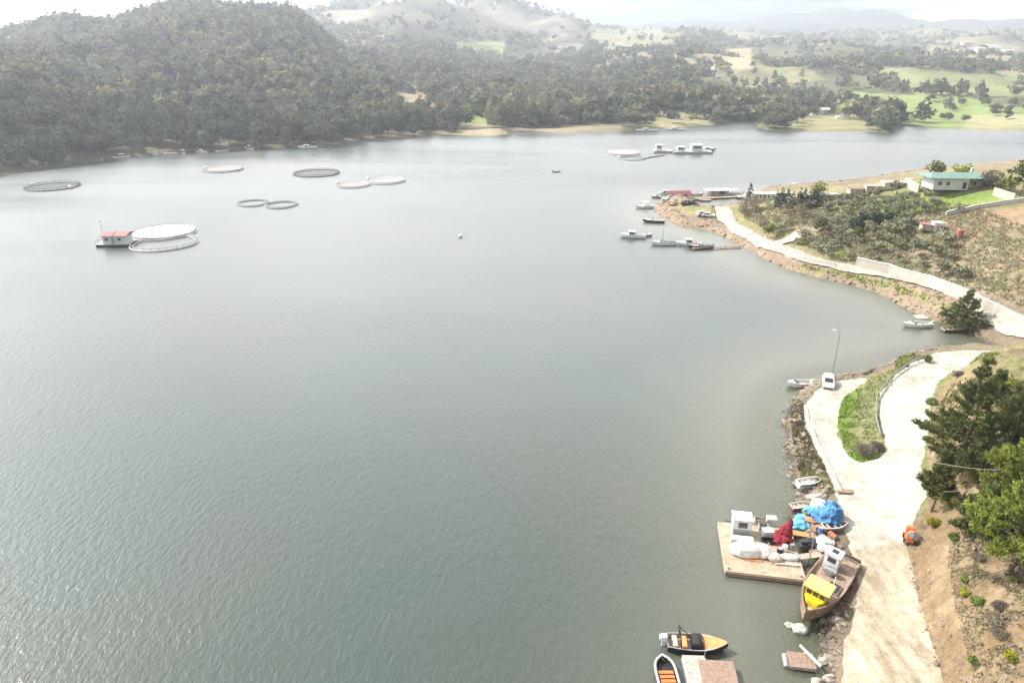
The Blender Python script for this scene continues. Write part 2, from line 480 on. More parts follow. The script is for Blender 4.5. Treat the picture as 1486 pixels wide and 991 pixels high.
# ---------------------------------------------------------------- leaf tools (numpy)
def quads(c, size, aspect=1.0, nrm=None, g=None, axis=None):
    """c (n,3) centres; size (n,) ; randomly turned quads (or long thin ones along axis)"""
    g = g or rng; n = len(c)
    if axis is None:
        a = g.normal(size=(n, 3))
    else: a = axis + g.normal(size=(n, 3)) * .25
    a /= np.linalg.norm(a, axis=1)[:, None]
    b = g.normal(size=(n, 3)) if nrm is None else nrm + g.normal(size=(n, 3)) * .5
    if nrm is not None:
        u = np.cross(a, b); u /= np.linalg.norm(u, axis=1)[:, None] + 1e-9; a = np.cross(b / (np.linalg.norm(b, axis=1)[:, None] + 1e-9), u)
        b = u
    else:
        b = np.cross(a, b); b /= np.linalg.norm(b, axis=1)[:, None] + 1e-9
    s = (size / 2)[:, None]
    A = a * s; B = b * s * aspect
    V = np.stack([c - A - B, c + A - B * .8, c + A * 1.1 + B, c - A + B * .9], 1).reshape(-1, 3)
    return V

def leaf_mesh(name, V, m, tint, extra=None, mats=None):
    n = len(V) // 4
    F = np.arange(4 * n).reshape(n, 4)
    return mesh_np(name, V, F, [m], attrs={'tint': ('FLOAT', 'POINT', np.repeat(tint, 4))})

def crown_points(g, lobes, n, shell=.45):
    """points near the surface of several ellipsoid lobes [(cx,cy,cz,rx,ry,rz)]"""
    vol = np.array([l[3] * l[4] * l[5] for l in lobes]) ** .67; vol /= vol.sum()
    k = g.choice(len(lobes), n, p=vol); Lb = np.array(lobes)[k]
    d = g.normal(size=(n, 3)); d /= np.linalg.norm(d, axis=1)[:, None]
    r = 1 - shell * g.random(n) ** 1.5
    return Lb[:, :3] + d * Lb[:, 3:] * r[:, None], d, k

def lump_tree_arrays(seed, H, Rr, kind, nq, ls):
    """crown of a distant tree: centre column, lobes, clumps; returns V, tint"""
    g = np.random.default_rng(seed); lobes = []
    if kind == 'pine':
        nl = 7
        for i in range(nl):
            t = i / (nl - 1); z = H * (.28 + .68 * t); r = Rr * (1 - .78 * t ** 1.3)
            an = g.random() * 6.28; off = r * .35 * g.random()
            lobes.append((math.cos(an) * off, math.sin(an) * off, z, r * (.8 + .3 * g.random()), r * (.8 + .3 * g.random()), H * .11))
    elif kind == 'column':
        for i in range(6):
            t = i / 5; lobes.append((0, 0, H * (.12 + .8 * t), Rr * (1 - .7 * t * t), Rr * (1 - .7 * t * t), H * .14))
    else:
        for i in range(7):
            an = i * 2.4 + g.random(); rr = Rr * (.5 * g.random() + .15)
            lobes.append((math.cos(an) * rr, math.sin(an) * rr, H * (.45 + .33 * g.random()), Rr * (.4 + .25 * g.random()), Rr * (.4 + .25 * g.random()), H * (.15 + .1 * g.random())))
    c, d, k = crown_points(g, lobes, nq)
    V = quads(c, ls * (.6 + .8 * g.random(nq)), .75, d, g)
    lt = g.random(len(lobes)); tint = np.clip(.35 * lt[k] + .65 * g.random(nq), 0, 1)
    return V, tint

def trunk_mb(H, r, g, lean=.05, n=7, seg=6):
    pts = []; ax, ay = g.normal() * lean * H, g.normal() * lean * H
    for i in range(seg + 1):
        t = i / seg; pts.append((ax * t * t + .02 * H * g.normal() * (0 < i), ay * t * t + .02 * H * g.normal() * (0 < i), -.4 + (H + .4) * t))
    mb = MB(); mb.tube(pts, [r * (1 - .85 * i / seg) for i in range(seg + 1)], n)
    return mb, pts

def near_pine(name, label, loc, H, Rr, seed, m, first=.22, tuft=18, dens=1.0, group=None):
    g = np.random.default_rng(seed)
    root = thing(name, label, 'tree', loc, 0, group)
    mb, pts = trunk_mb(H * .97, H * .018 + .05, g, .012)
    cs = []; ax = []; tn = []
    nw = int(12 * dens ** .5)
    def on_trunk(z):
        t = min(max((z + .4) / (H * .97 + .4), 0), 1) * (len(pts) - 1); i = min(int(t), len(pts) - 2); f = t - i
        return Vector(pts[i]).lerp(Vector(pts[i + 1]), f)
    for w in range(nw):
        t = first + (1 - first) * (w + g.random() * .6) / nw
        base = on_trunk(H * t * .96)
        prof = math.sin(min(1, (t - first) / .22 + .35) * 1.57) * (1 - t) ** 1.35 * 1.62
        for b in range(int(5 + 2 * g.random())):
            an = b * 1.2 + w * 2.1 + g.normal() * .35
            Lb = max(.35, Rr * prof * (.72 + .38 * g.random()))
            q = [base]; up = .12 + .35 * t; 
            for s in range(1, 6):
                f = s / 5
                q.append(base + Vector((math.cos(an) * Lb * f, math.sin(an) * Lb * f, Lb * (up * f - .42 * f * f * (1 - t) + .22 * f ** 4))))
            mb.tube(q, [max(.012, .05 * (1 - t) + .02) * (1 - .8 * s / 5) for s in range(6)], 4, cap=False)
            nt_ = max(3, int(Lb * 5.0 * dens))
            bt = g.random()
            for k in range(nt_):
                f = .3 + .7 * (k + g.random()) / nt_
                i = min(int(f * 5), 4); p = q[i].lerp(q[i + 1], f * 5 - i)
                sd = (g.random() - .5) * Lb * .42 * (1.1 - f * .6)
                p = p + Vector((-math.sin(an) * sd, math.cos(an) * sd, .08 * g.normal()))
                out = np.array([math.cos(an + sd / max(Lb, .5)), math.sin(an + sd / max(Lb, .5)), .55])
                for _ in range(tuft):
                    a = out + g.normal(size=3) * .75
                    a /= np.linalg.norm(a)
                    cs.append(np.array(p) + a * .20); ax.append(a); tn.append(min(1, max(0, .45 * bt + .3 * f + .35 * g.random() - .05)))
    cs = np.array(cs); ax = np.array(ax); n = len(cs)
    V = quads(cs, .44 * (.7 + .6 * g.random(n)), .16, None, g, axis=ax)
    mb.build('trunk', 'bark', root)
    link('crown', leaf_mesh('crown', V, m, np.array(tn)), root)
    return root

def bush(name, label, loc, Rr, H, seed, m, n=500, ls=.22, aspect=.6, cat='bush', group=None):
    g = np.random.default_rng(seed); lobes = []
    root = thing(name, label, cat, loc, 0, group)
    for i in range(6):
        an = i * 2.4; rr = Rr * .55 * g.random()
        lobes.append((math.cos(an) * rr, math.sin(an) * rr, H * (.3 + .35 * g.random()), Rr * (.35 + .35 * g.random()), Rr * (.35 + .35 * g.random()), H * (.25 + .15 * g.random())))
    c, d, k = crown_points(g, lobes, n, .9); c[:, 2] = np.maximum(c[:, 2], .05)
    V = quads(c, ls * (.6 + .8 * g.random(n)), aspect, d if aspect > .3 else None, g)
    lt = g.random(6)
    mb = MB()
    for i in range(5):
        an = i * 1.3 + g.random(); mb.tube([(0, 0, -.15), (math.cos(an) * Rr * .25, math.sin(an) * Rr * .25, H * .4), (math.cos(an) * Rr * .5, math.sin(an) * Rr * .5, H * .7)], [.04, .025, .01], 5)
    mb.build('stem', 'bark', root)
    link('foliage', leaf_mesh('foliage', V, m, np.clip(.4 * lt[k] + .6 * g.random(n), 0, 1)), root)
    return root

# ---------------------------------------------------------------- ground colours
def pxpoly(l): return l
ZP = dict(
 green_isl=[(1212,596),(1226,570),(1250,562),(1240,600),(1237,640),(1250,652),(1285,655),(1282,672),(1242,675),(1222,655)],
 island=[(1212,622),(1214,590),(1250,556),(1345,515),(1350,526),(1290,560),(1274,600),(1286,660),(1250,676)],
 bankgrass=[(1165,383),(1240,397),(1300,410),(1340,425),(1400,457),(1440,478),(1400,470),(1340,436),(1290,418),(1230,403),(1160,392)],
 lawn=[(1378,281),(1450,276),(1470,292),(1420,302),(1330,308),(1300,306)],
 grass2=[(1230,300),(1300,282),(1380,280),(1330,312),(1260,318),(1190,300)],
 brownfield=[(1366,318),(1500,296),(1500,440),(1440,420),(1380,370)],
 shorebare=[(560,137),(600,128),(640,150),(615,160),(575,155)],
 slopegreen=[(655,160),(700,170),(715,190),(690,186),(668,176)],
 slopetan=[(690,178),(735,190),(738,199),(668,198)],
 beach=[(735,184),(800,186),(900,178),(905,193),(735,198)],
 tanhill=[(985,88),(1020,74),(1090,70),(1092,100),(1040,112),(1000,105)],
 palehill=[(840,45),(960,42),(985,75),(1010,100),(960,88),(880,100),(870,70)],
 field1=[(1186,140),(1230,133),(1300,138),(1400,140),(1440,150),(1500,160),(1500,190),(1390,188),(1310,180),(1290,158),(1200,150)],
 field2=[(1275,98),(1330,100),(1420,108),(1500,104),(1500,140),(1440,140),(1400,135),(1330,138),(1280,110)],
 bay=[(930,160),(1035,160),(1035,181),(930,188)],
 penlawn=[(1136,172),(1180,164),(1240,166),(1275,188),(1268,194),(1130,194)],
 penright=[(1400,168),(1500,165),(1500,192),(1400,190)],
 midgreen=[(660,62),(735,62),(730,78),(660,76)],
 hamlet=[(1390,55),(1470,60),(1500,85),(1400,80)],
 mountain=[(440,-60),(850,-60),(850,70),(760,88),(700,80),(600,66),(560,52),(490,42),(440,10)],
)
def zone_of(name, u, v): return inside(ZP[name], u, v)

def ground_colour(X, Y, Z):
    n = len(X)
    C = np.tile(np.array([.19, .16, .115]), (n, 1))
    u, v = project(X, Y, np.maximum(Z, 0)); vis = (Y > 20)
    def put(mask, col, k=1.0):
        w = (np.asarray(mask, float) * k)[:, None]; C[:] = C * (1 - w) + np.array(col) * w
    dn = sdist(NEAR, X, Y); near = dn > -60
    big = fbm(X / 14, Y / 14, 61, 4); med = fbm(X / 3, Y / 3, 62, 4)
    nearland = near & (Y < 400) & (X > 0)
    put(nearland, (.20, .165, .115))
    # dry grass and green patches
    put(nearland & (dn > 4), (.20, .19, .10), .8 * sstep(-.15, .3, big)[...])
    put(nearland & (dn > 4), (.14, .17, .05), .7 * sstep(.1, .45, med + big))
    put(nearland & (dn < 3.5), (.165, .13, .092), .85)
    # hillside: bare cut at the foot, scrub above
    e = sdist(TOE, X, Y); hill = nearland & (e > -.2)
    put(hill, (.20, .142, .083), 1)
    put(hill, (.27, .205, .13), sstep(0, .45, med))
    put(hill & (e > 3.5), (.145, .12, .085), sstep(4, 8, e + 3 * big) * .85)
    put(hill & (e > 4), (.17, .17, .07), sstep(.05, .35, med + .5 * big) * sstep(4, 8, e) * .8)
    put(hill & (Y > 88), (.20, .20, .09), .75 * sstep(-.2, .3, med))
    if True:
        put(vis & zone_of('island', u, v) & (Y < 140), (.19, .195, .085), .9)
        put(vis & zone_of('green_isl', u, v) & (Y < 140), (.13, .20, .035), sstep(-.5, .1, med) * .95)
    put(nearland & (Z < .32) & (Z > -.2), (.075, .062, .045), .8)
    # orchard and far bank
    ob = nearland & (Y > 128)
    put(ob, (.23, .19, .125)); put(ob, (.20, .20, .09), sstep(-.1, .35, big)); put(ob, (.33, .25, .16), .6 * sstep(.1, .4, med))
    put(ob & (dn < 9), (.25, .19, .135), sstep(9, 5, dn + 2 * med))
    put(ob & zone_of('bankgrass', u, v), (.20, .23, .06), .85 * sstep(-.4, .1, med))
    put(ob & zone_of('grass2', u, v), (.21, .25, .075), .85); put(ob & zone_of('lawn', u, v), (.19, .26, .06), .95)
    put(ob & zone_of('brownfield', u, v), (.33, .21, .13), sstep(-.5, .3, big + .6 * med) * .85)
    # beyond the lake
    far = (~nearland) & (Z > -3.5)
    fb = fbm(X / 60, Y / 60, 71, 4); ff = fbm(X / 12, Y / 12, 72, 4)
    put(far, (.10, .105, .055)); put(far, (.20, .17, .10), sstep(.15, .5, fb + .6 * ff))
    put(far & (Z < 3.2) & (Y < 560), (.27, .22, .15), np.where(u < 540, .2, .6) * sstep(-.3, .2, fb))
    mt = far & zone_of('mountain', u, v) & (Y > 1000)
    m2 = fbm(X / 110, Y / 110, 73, 5)
    put(mt, (.15, .135, .10)); put(mt, (.07, .075, .045), sstep(-.1, .2, m2)); put(mt, (.27, .24, .18), sstep(.1, .35, -m2))
    rest = far & (Y > 900) & ~mt
    put(rest, (.11, .105, .06), .7); put(rest, np.where((ff > .1)[:, None], (.26, .215, .135), (.19, .20, .09)), sstep(.03, .16, m2) * .9)
    put(far & (Y > 2900), (.05, .06, .05), .95)
    for z, c, k in (('shorebare', (.30,.24,.16), .9), ('slopegreen', (.24,.30,.085), .9), ('slopetan', (.36,.30,.20), .9), ('beach', (.30,.25,.18), .6),
                    ('tanhill', (.36,.30,.19), .9), ('palehill', (.26,.25,.15), .75), ('field1', (.19,.25,.085), .95), ('field2', (.22,.24,.11), .8), ('bay', (.30,.28,.15), .8),
                    ('penlawn', (.27,.25,.13), .9), ('penright', (.36,.31,.19), .7), ('midgreen', (.26,.30,.13), .9), ('hamlet', (.28,.23,.17), .5)):
        put(far & (Y > 280) & zone_of(z, u, v), c, k * (1 - .35 * sstep(.0, .4, ff)))
    # lake bed
    put(Z < -.15, (.20, .19, .10)); put(Z < -1.2, (.10, .13, .08))
    return np.clip(C, .01, .8)

def polar_grid(rs, th):
    RR, TT = np.meshgrid(rs, th, indexing='ij')
    X = (RR * np.sin(TT)).ravel(); Y = (RR * np.cos(TT)).ravel()
    nr, na = len(rs), len(th)
    i, j = np.meshgrid(np.arange(nr - 1), np.arange(na - 1), indexing='ij')
    a = (i * na + j).ravel()
    F = np.stack([a, a + 1, a + na + 1, a + na], 1)
    return X, Y, F

print('ground')
_rs = np.concatenate([[.5, 8, 16, 24, 30], np.arange(36, 60, .6), np.arange(60, 150, .36), np.arange(150, 330, .9), np.arange(330, 700, 2.0), np.geomspace(702, 3950, 210)])
_th = np.radians(np.concatenate([np.arange(-180, -60, 10), np.arange(-60, -44, 1.5), np.arange(-44, 8, .22), np.arange(8, 47, .13), np.arange(47, 60, 1.0), np.arange(60, 181, 10)]))
GX, GY, GF = polar_grid(_rs, _th)
GZ = np.full(GX.shape, -4.0)
CH = 60000
for i in range(0, len(GX), CH): GZ[i:i + CH] = height(GX[i:i + CH], GY[i:i + CH])
GC = np.zeros((len(GX), 4)); GC[:, 3] = 1
for i in range(0, len(GX), CH): GC[i:i + CH, :3] = ground_colour(GX[i:i + CH], GY[i:i + CH], GZ[i:i + CH])
_rm = np.zeros(len(GX)); _s = (GX > 0) & (GY > 15) & (GY < 420)
_rm[_s] = ROADMASK(GX[_s], GY[_s])
GV = np.stack([GX, GY, GZ - np.where((GY > 125) | ((GX > 78) & (GY > 108)), .35, .10) * _rm], 1)

def ground_mat(name, attr=True, base=None, bump=.25, track=False):
    m = bpy.data.materials.new(name); t, N, L = nt(m)
    o = N.new('ShaderNodeOutputMaterial'); b = N.new('ShaderNodeBsdfPrincipled'); b.inputs['Roughness'].default_value = .95; b.inputs['Specular IOR Level'].default_value = .1
    g = N.new('ShaderNodeNewGeometry')
    fac = None
    for sc, lo, hi in ((.11, .82, 1.16), (.9, .72, 1.25), (5.0, .75, 1.22)):
        n = N.new('ShaderNodeTexNoise'); n.inputs['Scale'].default_value = sc; n.inputs['Detail'].default_value = 5; n.inputs['Roughness'].default_value = .7
        L.new(g.outputs['Position'], n.inputs['Vector'])
        mr = N.new('ShaderNodeMapRange'); mr.inputs[1].default_value = .3; mr.inputs[2].default_value = .7; mr.inputs[3].default_value = lo; mr.inputs[4].default_value = hi
        L.new(n.outputs['Fac'], mr.inputs[0])
        if fac is None: fac = mr.outputs[0]
        else:
            mu = N.new('ShaderNodeMath'); mu.operation = 'MULTIPLY'; L.new(fac, mu.inputs[0]); L.new(mr.outputs[0], mu.inputs[1]); fac = mu.outputs[0]
        last = n
    if attr:
        a = N.new('ShaderNodeAttribute'); a.attribute_name = 'col'; src = a.outputs['Color']
    else:
        r = N.new('ShaderNodeValToRGB'); r.color_ramp.elements[0].color = (*base[0], 1); r.color_ramp.elements[1].color = (*base[1], 1)
        r.color_ramp.elements[0].position = .35; r.color_ramp.elements[1].position = .62
        n = N.new('ShaderNodeTexNoise'); n.inputs['Scale'].default_value = .35; n.inputs['Detail'].default_value = 6; n.inputs['Distortion'].default_value = .6
        L.new(g.outputs['Position'], n.inputs['Vector']); L.new(n.outputs['Fac'], r.inputs['Fac']); src = r.outputs['Color']
        if track:
            # the concrete pad gives way to an earth track; wheel ruts run along it
            sp_ = N.new('ShaderNodeSeparateXYZ'); L.new(g.outputs['Position'], sp_.inputs[0])
            w1 = N.new('ShaderNodeMath'); w1.operation = 'MULTIPLY_ADD'; w1.inputs[1].default_value = 2.2; L.new(n.outputs['Fac'], w1.inputs[0]); L.new(sp_.outputs['Y'], w1.inputs[2])
            w2 = N.new('ShaderNodeMapRange'); w2.inputs[1].default_value = 59.6; w2.inputs[2].default_value = 60.0; L.new(w1.outputs[0], w2.inputs[0])
            mp_ = N.new('ShaderNodeMapping'); mp_.inputs['Scale'].default_value = (1.2, .3, 1); mp_.inputs['Rotation'].default_value = (0, 0, R(26)); L.new(g.outputs['Position'], mp_.inputs['Vector'])
            nr_ = N.new('ShaderNodeTexNoise'); nr_.inputs['Scale'].default_value = 1; nr_.inputs['Detail'].default_value = 6; L.new(mp_.outputs[0], nr_.inputs['Vector'])
            r2 = N.new('ShaderNodeValToRGB'); r2.color_ramp.elements[0].color = (.23, .19, .13, 1); r2.color_ramp.elements[1].color = (.33, .285, .215, 1); r2.color_ramp.elements[0].position = .34; r2.color_ramp.elements[1].position = .60
            L.new(nr_.outputs['Fac'], r2.inputs['Fac'])
            mm_ = N.new('ShaderNodeMixRGB'); L.new(w2.outputs[0], mm_.inputs[0]); L.new(r2.outputs['Color'], mm_.inputs[1]); L.new(src, mm_.inputs[2]); src = mm_.outputs[0]
    vm = N.new('ShaderNodeVectorMath'); vm.operation = 'SCALE'; L.new(src, vm.inputs[0]); L.new(fac, vm.inputs['Scale'])
    L.new(vm.outputs[0], b.inputs['Base Color'])
    bp = N.new('ShaderNodeBump'); bp.inputs['Strength'].default_value = 1; bp.inputs['Distance'].default_value = bump
    n3 = N.new('ShaderNodeTexNoise'); n3.inputs['Scale'].default_value = 1.6; n3.inputs['Detail'].default_value = 6; n3.inputs['Roughness'].default_value = .65
    L.new(g.outputs['Position'], n3.inputs['Vector']); L.new(n3.outputs['Fac'], bp.inputs['Height']); L.new(bp.outputs[0], b.inputs['Normal'])
    L.new(b.outputs[0], o.inputs['Surface'])
    return m
gm = ground_mat('ground_soil', bump=.4)
go = link('ground', mesh_np('ground', GV, GF, [gm], smooth=True, attrs={'col': ('FLOAT_COLOR', 'POINT', GC)}))
tag(go, kind='structure')

def draped(name, poly, step, m, lift, extra=None):
    xs = [p[0] for p in poly]; ys = [p[1] for p in poly]
    g = np.random.default_rng(5)
    X, Y = np.meshgrid(np.arange(min(xs), max(xs), step), np.arange(min(ys), max(ys), step)); X = X.ravel() + g.random(X.size) * .1; Y = Y.ravel() + g.random(Y.size) * .1
    sd = sdist(poly, X, Y); k = sd > step * .5
    bp = []
    n = len(poly)
    for i in range(n):
        a, b = poly[i], poly[(i + 1) % n]; l = math.hypot(b[0] - a[0], b[1] - a[1]); q = max(1, int(l / (step * .8)))
        for j in range(q): bp.append((a[0] + (b[0] - a[0]) * j / q, a[1] + (b[1] - a[1]) * j / q))
    bx = np.array(bp); nb = len(bx)
    bx = bx + np.stack([fbm(bx[:, 0] / 1.5, bx[:, 1] / 1.5, 81, 3), fbm(bx[:, 0] / 1.5, bx[:, 1] / 1.5, 91, 3)], 1) * .45
    vs = [Vector(p) for p in bx] + [Vector((x, y)) for x, y in zip(X[k], Y[k])]
    o = delaunay_2d_cdt(vs, [(i, (i + 1) % nb) for i in range(nb)], [list(range(nb))], 1, 1e-4)
    V = np.array([(p[0], p[1]) for p in o[0]]); F = np.array([f for f in o[2] if len(f) == 3])
    z = height(V[:, 0], V[:, 1]) + lift
    edge = segdist([tuple(p) for p in bx], V[:, 0], V[:, 1]); z = z - .05 * sstep(.5, 0, edge)
    ob = link(name, mesh_np(name, np.column_stack([V, z]), F, [m], smooth=True)); tag(ob, kind='structure')
    return ob
print('roads')
road_m = ground_mat('road_limestone', False, ((.305, .28, .23), (.40, .38, .33)), .06, True)
draped('road', ROAD1, .55, road_m, .03)
road2_m = ground_mat('road_gravel', False, ((.29, .26, .205), (.42, .385, .32)), .05)
draped('lakeside_road', ROAD2, .9, road2_m, .05)
draped('driveway', ROAD3, .8, road2_m, .07)

# ---------------------------------------------------------------- water
print('water')
_rw = np.concatenate([[.5, 15, 30], np.arange(40, 140, 1.0), np.arange(140, 420, 3), np.geomspace(425, 1400, 30)])
_tw = np.radians(np.concatenate([np.arange(-180, -55, 12), np.arange(-55, 8, 1.0), np.arange(8, 50, .35), np.arange(50, 181, 12)]))
WX, WY, WF = polar_grid(_rw, _tw)
wd = height(WX, WY)
wa = np.clip(-wd / 2.2, 0, 1)
dN = np.where((WX > 0) & (WY < 420), -sdist(NEAR, WX, WY), 99)
shal = np.clip(1 - dN / 30, 0, 1) ** 1.7
wm = bpy.data.materials.new('lake_water'); t, N, L = nt(wm)
o = N.new('ShaderNodeOutputMaterial'); g = N.new('ShaderNodeNewGeometry')
bsum = None
gm1 = N.new('ShaderNodeMapping'); gm1.inputs['Rotation'].default_value = (0, 0, R(-14)); gm1.inputs['Scale'].default_value = (.006, .022, 1); L.new(g.outputs['Position'], gm1.inputs['Vector'])
gn1 = N.new('ShaderNodeTexNoise'); gn1.inputs['Scale'].default_value = 1; gn1.inputs['Detail'].default_value = 5; gn1.inputs['Distortion'].default_value = .5; L.new(gm1.outputs[0], gn1.inputs['Vector'])
gust = N.new('ShaderNodeMapRange'); gust.inputs[1].default_value = .36; gust.inputs[2].default_value = .62; gust.inputs[3].default_value = .45; gust.inputs[4].default_value = 1.15; L.new(gn1.outputs['Fac'], gust.inputs[0])
def wave(scale, stretch, ang, dist, det, prev, windy=False):
    mp = N.new('ShaderNodeMapping'); mp.inputs['Rotation'].default_value = (0, 0, R(ang)); mp.inputs['Scale'].default_value = (scale, scale * stretch, scale)
    L.new(g.outputs['Position'], mp.inputs['Vector'])
    n = N.new('ShaderNodeTexNoise'); n.inputs['Scale'].default_value = 1; n.inputs['Detail'].default_value = det; n.inputs['Roughness'].default_value = .55; n.inputs['Distortion'].default_value = .4
    L.new(mp.outputs[0], n.inputs['Vector'])
    b = N.new('ShaderNodeBump'); b.inputs['Strength'].default_value = 1; b.inputs['Distance'].default_value = dist
    L.new(n.outputs['Fac'], b.inputs['Height'])
    if windy: L.new(gust.outputs[0], b.inputs['Strength'])
    if prev is not None: L.new(prev, b.inputs['Normal'])
    return b.outputs[0]
nn = wave(.12, .6, 20, .03, 2, None)
nn = wave(1.7, .45, -28, .100, 2, nn, True)
nn = wave(4.2, .5, 14, .036, 3, nn, True)
fr = N.new('ShaderNodeFresnel'); fr.inputs['IOR'].default_value = 1.40; L.new(nn, fr.inputs['Normal'])
grg = N.new('ShaderNodeMapRange'); grg.inputs[1].default_value = .36; grg.inputs[2].default_value = .62; grg.inputs[3].default_value = .27; grg.inputs[4].default_value = .36; L.new(gn1.outputs['Fac'], grg.inputs[0])
gl = N.new('ShaderNodeBsdfGlossy'); L.new(grg.outputs[0], gl.inputs['Roughness']); gl.inputs["Roughness"].default_value = .40; L.new(nn, gl.inputs['Normal'])
df = N.new('ShaderNodeBsdfDiffuse')
tp = N.new('ShaderNodeBsdfTransparent'); tp.inputs[0].default_value = (.62, .74, .62, 1)
aa = N.new('ShaderNodeAttribute'); aa.attribute_name = 'depth'
a2 = N.new('ShaderNodeAttribute'); a2.attribute_name = 'shallow'
cr = N.new('ShaderNodeMixRGB'); cr.inputs[1].default_value = (.033, .050, .041, 1); cr.inputs[2].default_value = (.125, .125, .09, 1)
nz = N.new('ShaderNodeTexNoise'); nz.inputs['Scale'].default_value = .02; nz.inputs['Detail'].default_value = 3; L.new(g.outputs['Position'], nz.inputs['Vector'])
L.new(a2.outputs['Fac'], cr.inputs[0]); 
dc_ = N.new('ShaderNodeMixRGB'); dc_.inputs[1].default_value = (.028, .048, .039, 1); dc_.inputs[2].default_value = (.038, .047, .039, 1); dr_ = N.new('ShaderNodeMapRange'); dr_.inputs[1].default_value = .38; dr_.inputs[2].default_value = .6; L.new(nz.outputs['Fac'], dr_.inputs[0]); L.new(dr_.outputs[0], dc_.inputs[0]); L.new(dc_.outputs[0], cr.inputs[1])
L.new(cr.outputs[0], df.inputs[0]); 
m1 = N.new('ShaderNodeMixShader'); L.new(aa.outputs['Fac'], m1.inputs[0]); L.new(tp.outputs[0], m1.inputs[1]); L.new(df.outputs[0], m1.inputs[2])
m2 = N.new('ShaderNodeMixShader'); # a ruffled surface never mirrors fully at grazing angles: the facets lean towards the eye
def mth(op, a, b=None, b2=None):
    n = N.new('ShaderNodeMath'); n.operation = op
    for i, q in enumerate((a, b)):
        if q is None: continue
        if isinstance(q, (int, float)): n.inputs[i].default_value = q
        else: L.new(q, n.inputs[i])
    return n.outputs[0]
ruff = mth('MULTIPLY', mth('SUBTRACT', 1.0, mth('EXPONENT', mth('MULTIPLY', fr.outputs[0], -3.4))), .43)
L.new(ruff, m2.inputs[0]); L.new(m1.outputs[0], m2.inputs[1]); L.new(gl.outputs[0], m2.inputs[2])
L.new(m2.outputs[0], o.inputs['Surface'])
wo = link('lake', mesh_np('lake', np.column_stack([WX, WY, np.zeros(len(WX))]), WF, [wm], smooth=True, attrs={'depth': ('FLOAT', 'POINT', .25 + .75 * wa), 'shallow': ('FLOAT', 'POINT', shal)}))
tag(wo, kind='structure')

# ---------------------------------------------------------------- sky, sun, air, camera
SUN_EL, SUN_AZ = 45.0, -68.0          # azimuth from the view direction, negative to the left
wld = bpy.data.worlds.new('World'); S.world = wld; wld.use_nodes = True
t = wld.node_tree; N = t.nodes; L = t.links; N.clear()
o = N.new('ShaderNodeOutputWorld'); bg = N.new('ShaderNodeBackground'); bg.inputs['Strength'].default_value = .10
sk = N.new('ShaderNodeTexSky'); sk.sky_type = 'NISHITA'; sk.sun_disc = False; sk.sun_elevation = R(SUN_EL); sk.sun_rotation = R(SUN_AZ); sk.air_density = 1.0; sk.dust_density = 1.0
tc = N.new('ShaderNodeTexCoord')
sx = N.new('ShaderNodeSeparateXYZ'); L.new(tc.outputs['Generated'], sx.inputs[0])
mp = N.new('ShaderNodeMapping'); mp.inputs['Scale'].default_value = (1, 1, 3.5); mp.inputs['Location'].default_value = (.35, .1, .2); L.new(tc.outputs['Generated'], mp.inputs['Vector'])
n1 = N.new('ShaderNodeTexNoise'); n1.inputs['Scale'].default_value = 3.0; n1.inputs['Detail'].default_value = 8; n1.inputs['Roughness'].default_value = .55; n1.inputs['Distortion'].default_value = .3
L.new(mp.outputs[0], n1.inputs['Vector'])
rp = N.new('ShaderNodeValToRGB'); rp.color_ramp.elements[0].position = .34; rp.color_ramp.elements[1].position = .60; rp.color_ramp.elements[0].color = (.3, .3, .3, 1)
L.new(n1.outputs['Fac'], rp.inputs['Fac'])
# thicker, brighter cloud towards the sun
dt = N.new('ShaderNodeVectorMath'); dt.operation = 'DOT_PRODUCT'
sv = (math.sin(R(SUN_AZ)) * math.cos(R(SUN_EL)), math.cos(R(SUN_AZ)) * math.cos(R(SUN_EL)), math.sin(R(SUN_EL)))
dt.inputs[1].default_value = Vector((-.42, .8, .42)).normalized(); L.new(tc.outputs['Generated'], dt.inputs[0])
br = N.new('ShaderNodeMapRange'); br.inputs[1].default_value = .0; br.inputs[2].default_value = .95; br.inputs[3].default_value = 2.4; br.inputs[4].default_value = 12.5
L.new(dt.outputs['Value'], br.inputs[0])
cc = N.new('ShaderNodeVectorMath'); cc.operation = 'SCALE'; cc.inputs[0].default_value = (1.03, 1.0, .975)
he = N.new('ShaderNodeMapRange'); he.interpolation_type = 'SMOOTHSTEP'; he.inputs[1].default_value = .45; he.inputs[2].default_value = .95; he.inputs[3].default_value = 2.3; he.inputs[4].default_value = .9; L.new(sx.outputs['Z'], he.inputs[0])
lo_ = N.new('ShaderNodeMapRange'); lo_.interpolation_type = 'SMOOTHSTEP'; lo_.inputs[1].default_value = .03; lo_.inputs[2].default_value = .32; lo_.inputs[3].default_value = .36; lo_.inputs[4].default_value = 1.0; L.new(sx.outputs['Z'], lo_.inputs[0])
lm_ = N.new('ShaderNodeMath'); lm_.operation = 'MULTIPLY'; L.new(he.outputs[0], lm_.inputs[0]); L.new(lo_.outputs[0], lm_.inputs[1])
hm_ = N.new('ShaderNodeMath'); hm_.operation = 'MULTIPLY'; L.new(br.outputs[0], hm_.inputs[0]); L.new(lm_.outputs[0], hm_.inputs[1]); L.new(hm_.outputs[0], cc.inputs['Scale'])
mxs = N.new('ShaderNodeMixRGB'); L.new(rp.outputs['Color'], mxs.inputs[0]); L.new(sk.outputs[0], mxs.inputs[1]); L.new(cc.outputs[0], mxs.inputs[2])
